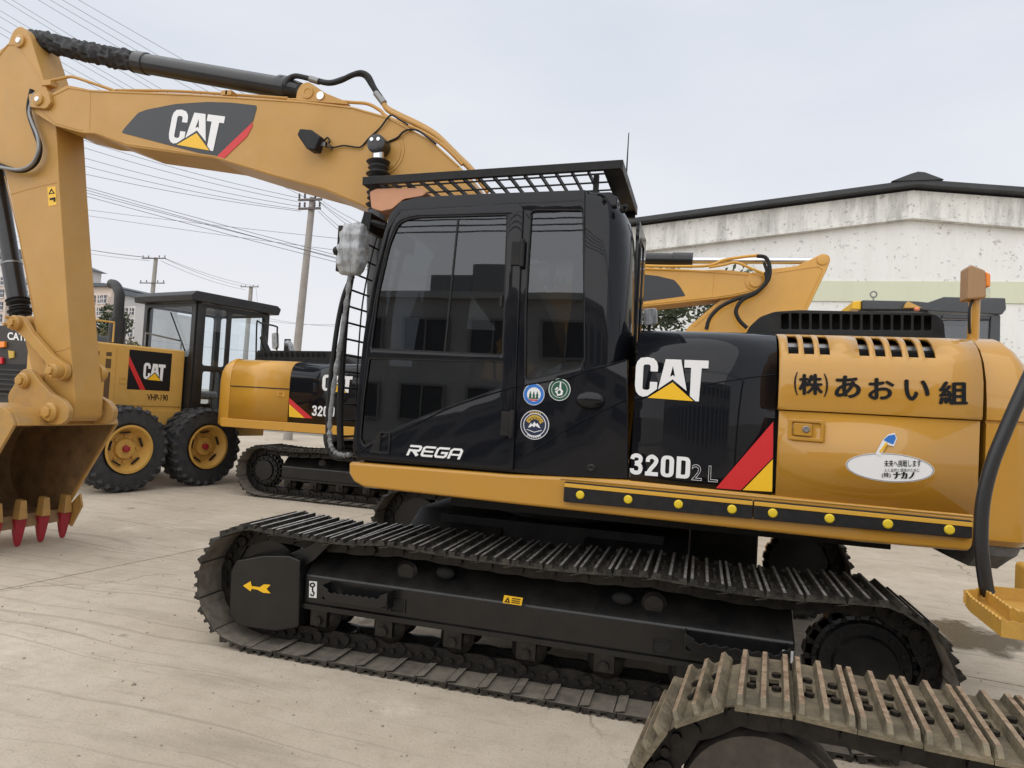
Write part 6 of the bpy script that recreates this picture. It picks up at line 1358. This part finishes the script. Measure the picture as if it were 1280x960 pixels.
# ================================================================== YELLOW STEP AND GRAB RAIL AT THE RIGHT EDGE
St = thing('machine_step', 'yellow serrated metal step with a black grab rail at the right edge beside the counterweight', 'machine step', (1.6, 3.05, 0))
m_step = mat('step_yellow_paint', (.56, .31, .055), .45, coat=.2, col2=(.42, .23, .05), scale=9, amt=.6, bump=.15)
ZP = 1.0
def rail3(pts, h, serr, name, t=.008):
    P3 = [gnd(x, y, ZP) for x, y in pts]; out_ = []
    for a, b in zip(P3, P3[1:]):
        n = max(1, int((b-a).length/.016)); 
        for i in range(n): out_.append((a.lerp(b, i/n), serr))
    out_.append((P3[-1], serr)); g = G()
    for i in range(len(out_)-1):
        a, b = out_[i][0], out_[i+1][0]; za = -.007*(i % 2) if serr else 0; zb3 = -.007*((i+1) % 2) if serr else 0
        d_ = (b-a).normalized(); nrm_ = Vector((-d_.y, d_.x, 0))*t
        v = [a+Vector((0, 0, za)), b+Vector((0, 0, zb3)), b-Vector((0, 0, h)), a-Vector((0, 0, h))]
        g.add([tuple(p_) for p_ in v]+[tuple(p_+nrm_) for p_ in v], [(0, 1, 2, 3), (7, 6, 5, 4), (0, 4, 5, 1), (1, 5, 6, 2), (2, 6, 7, 3), (3, 7, 4, 0)])
    return g.obj(name, m_step, St)
rail3([(1207, 738), (1213, 745), (1252, 774), (1284, 779), (1330, 786)], .058, True, 'serrated_front')
rail3([(1207, 738), (1222, 737), (1229, 732.5), (1240, 733), (1284, 737), (1330, 742)], .05, False, 'step_back')
rail3([(1232, 737), (1244, 745), (1262, 758), (1284, 766), (1330, 778)], .045, True, 'serrated_middle')
q = [gnd(x, y, ZP-.05) for x, y in ((1209, 741), (1252, 777), (1330, 789), (1330, 745))]; G().add([tuple(p_) for p_ in q]+[(p_.x, p_.y, p_.z-.008) for p_ in q], [(0, 1, 2, 3), (7, 6, 5, 4), (0, 4, 5, 1), (1, 5, 6, 2), (2, 6, 7, 3), (3, 7, 4, 0)]).obj('step_floor', m_step, St)
q = gnd(1262, 740, ZP); yl = q.y+.22; G().box(at(1266, 720, yl+.12).x, q.x+.9, yl, yl+.12, ZP-.12, at(1272, 706, yl).z).obj('chassis_lug', m_step, St, bevel=.02)
G().box(1.55, 2.4, 2.9, 3.6, .6, .94).obj('chassis', m_step, St, bevel=.02)
G().lathe((2.1, 3.3, .55), (0, 1, 0), [(-.25, .25), (-.25, .5), (-.2, .55), (.2, .55), (.25, .5), (.25, .25)], 32).obj('tyre', m_tyre, St)
YR = 3.1
hose('grab_rail', [at(x, y, YR) for x, y in [(1320, 410), (1296, 452), (1277, 492), (1258, 535), (1240, 580), (1229, 625), (1226, 670), (1228, 700), (1233, 735), (1236, 742)]], .026, mat('rail_rubber', (.012, .012, .013), .45, coat=.2), St, seg=14)

# ------------------------------------------------------------------ render settings
scene.render.engine = 'CYCLES'
for o in scene.objects:
    if o.get('label') is None and o.parent is None and o.type in ('MESH', 'EMPTY') and o.get('kind') is None: print('UNLABELLED', o.name)
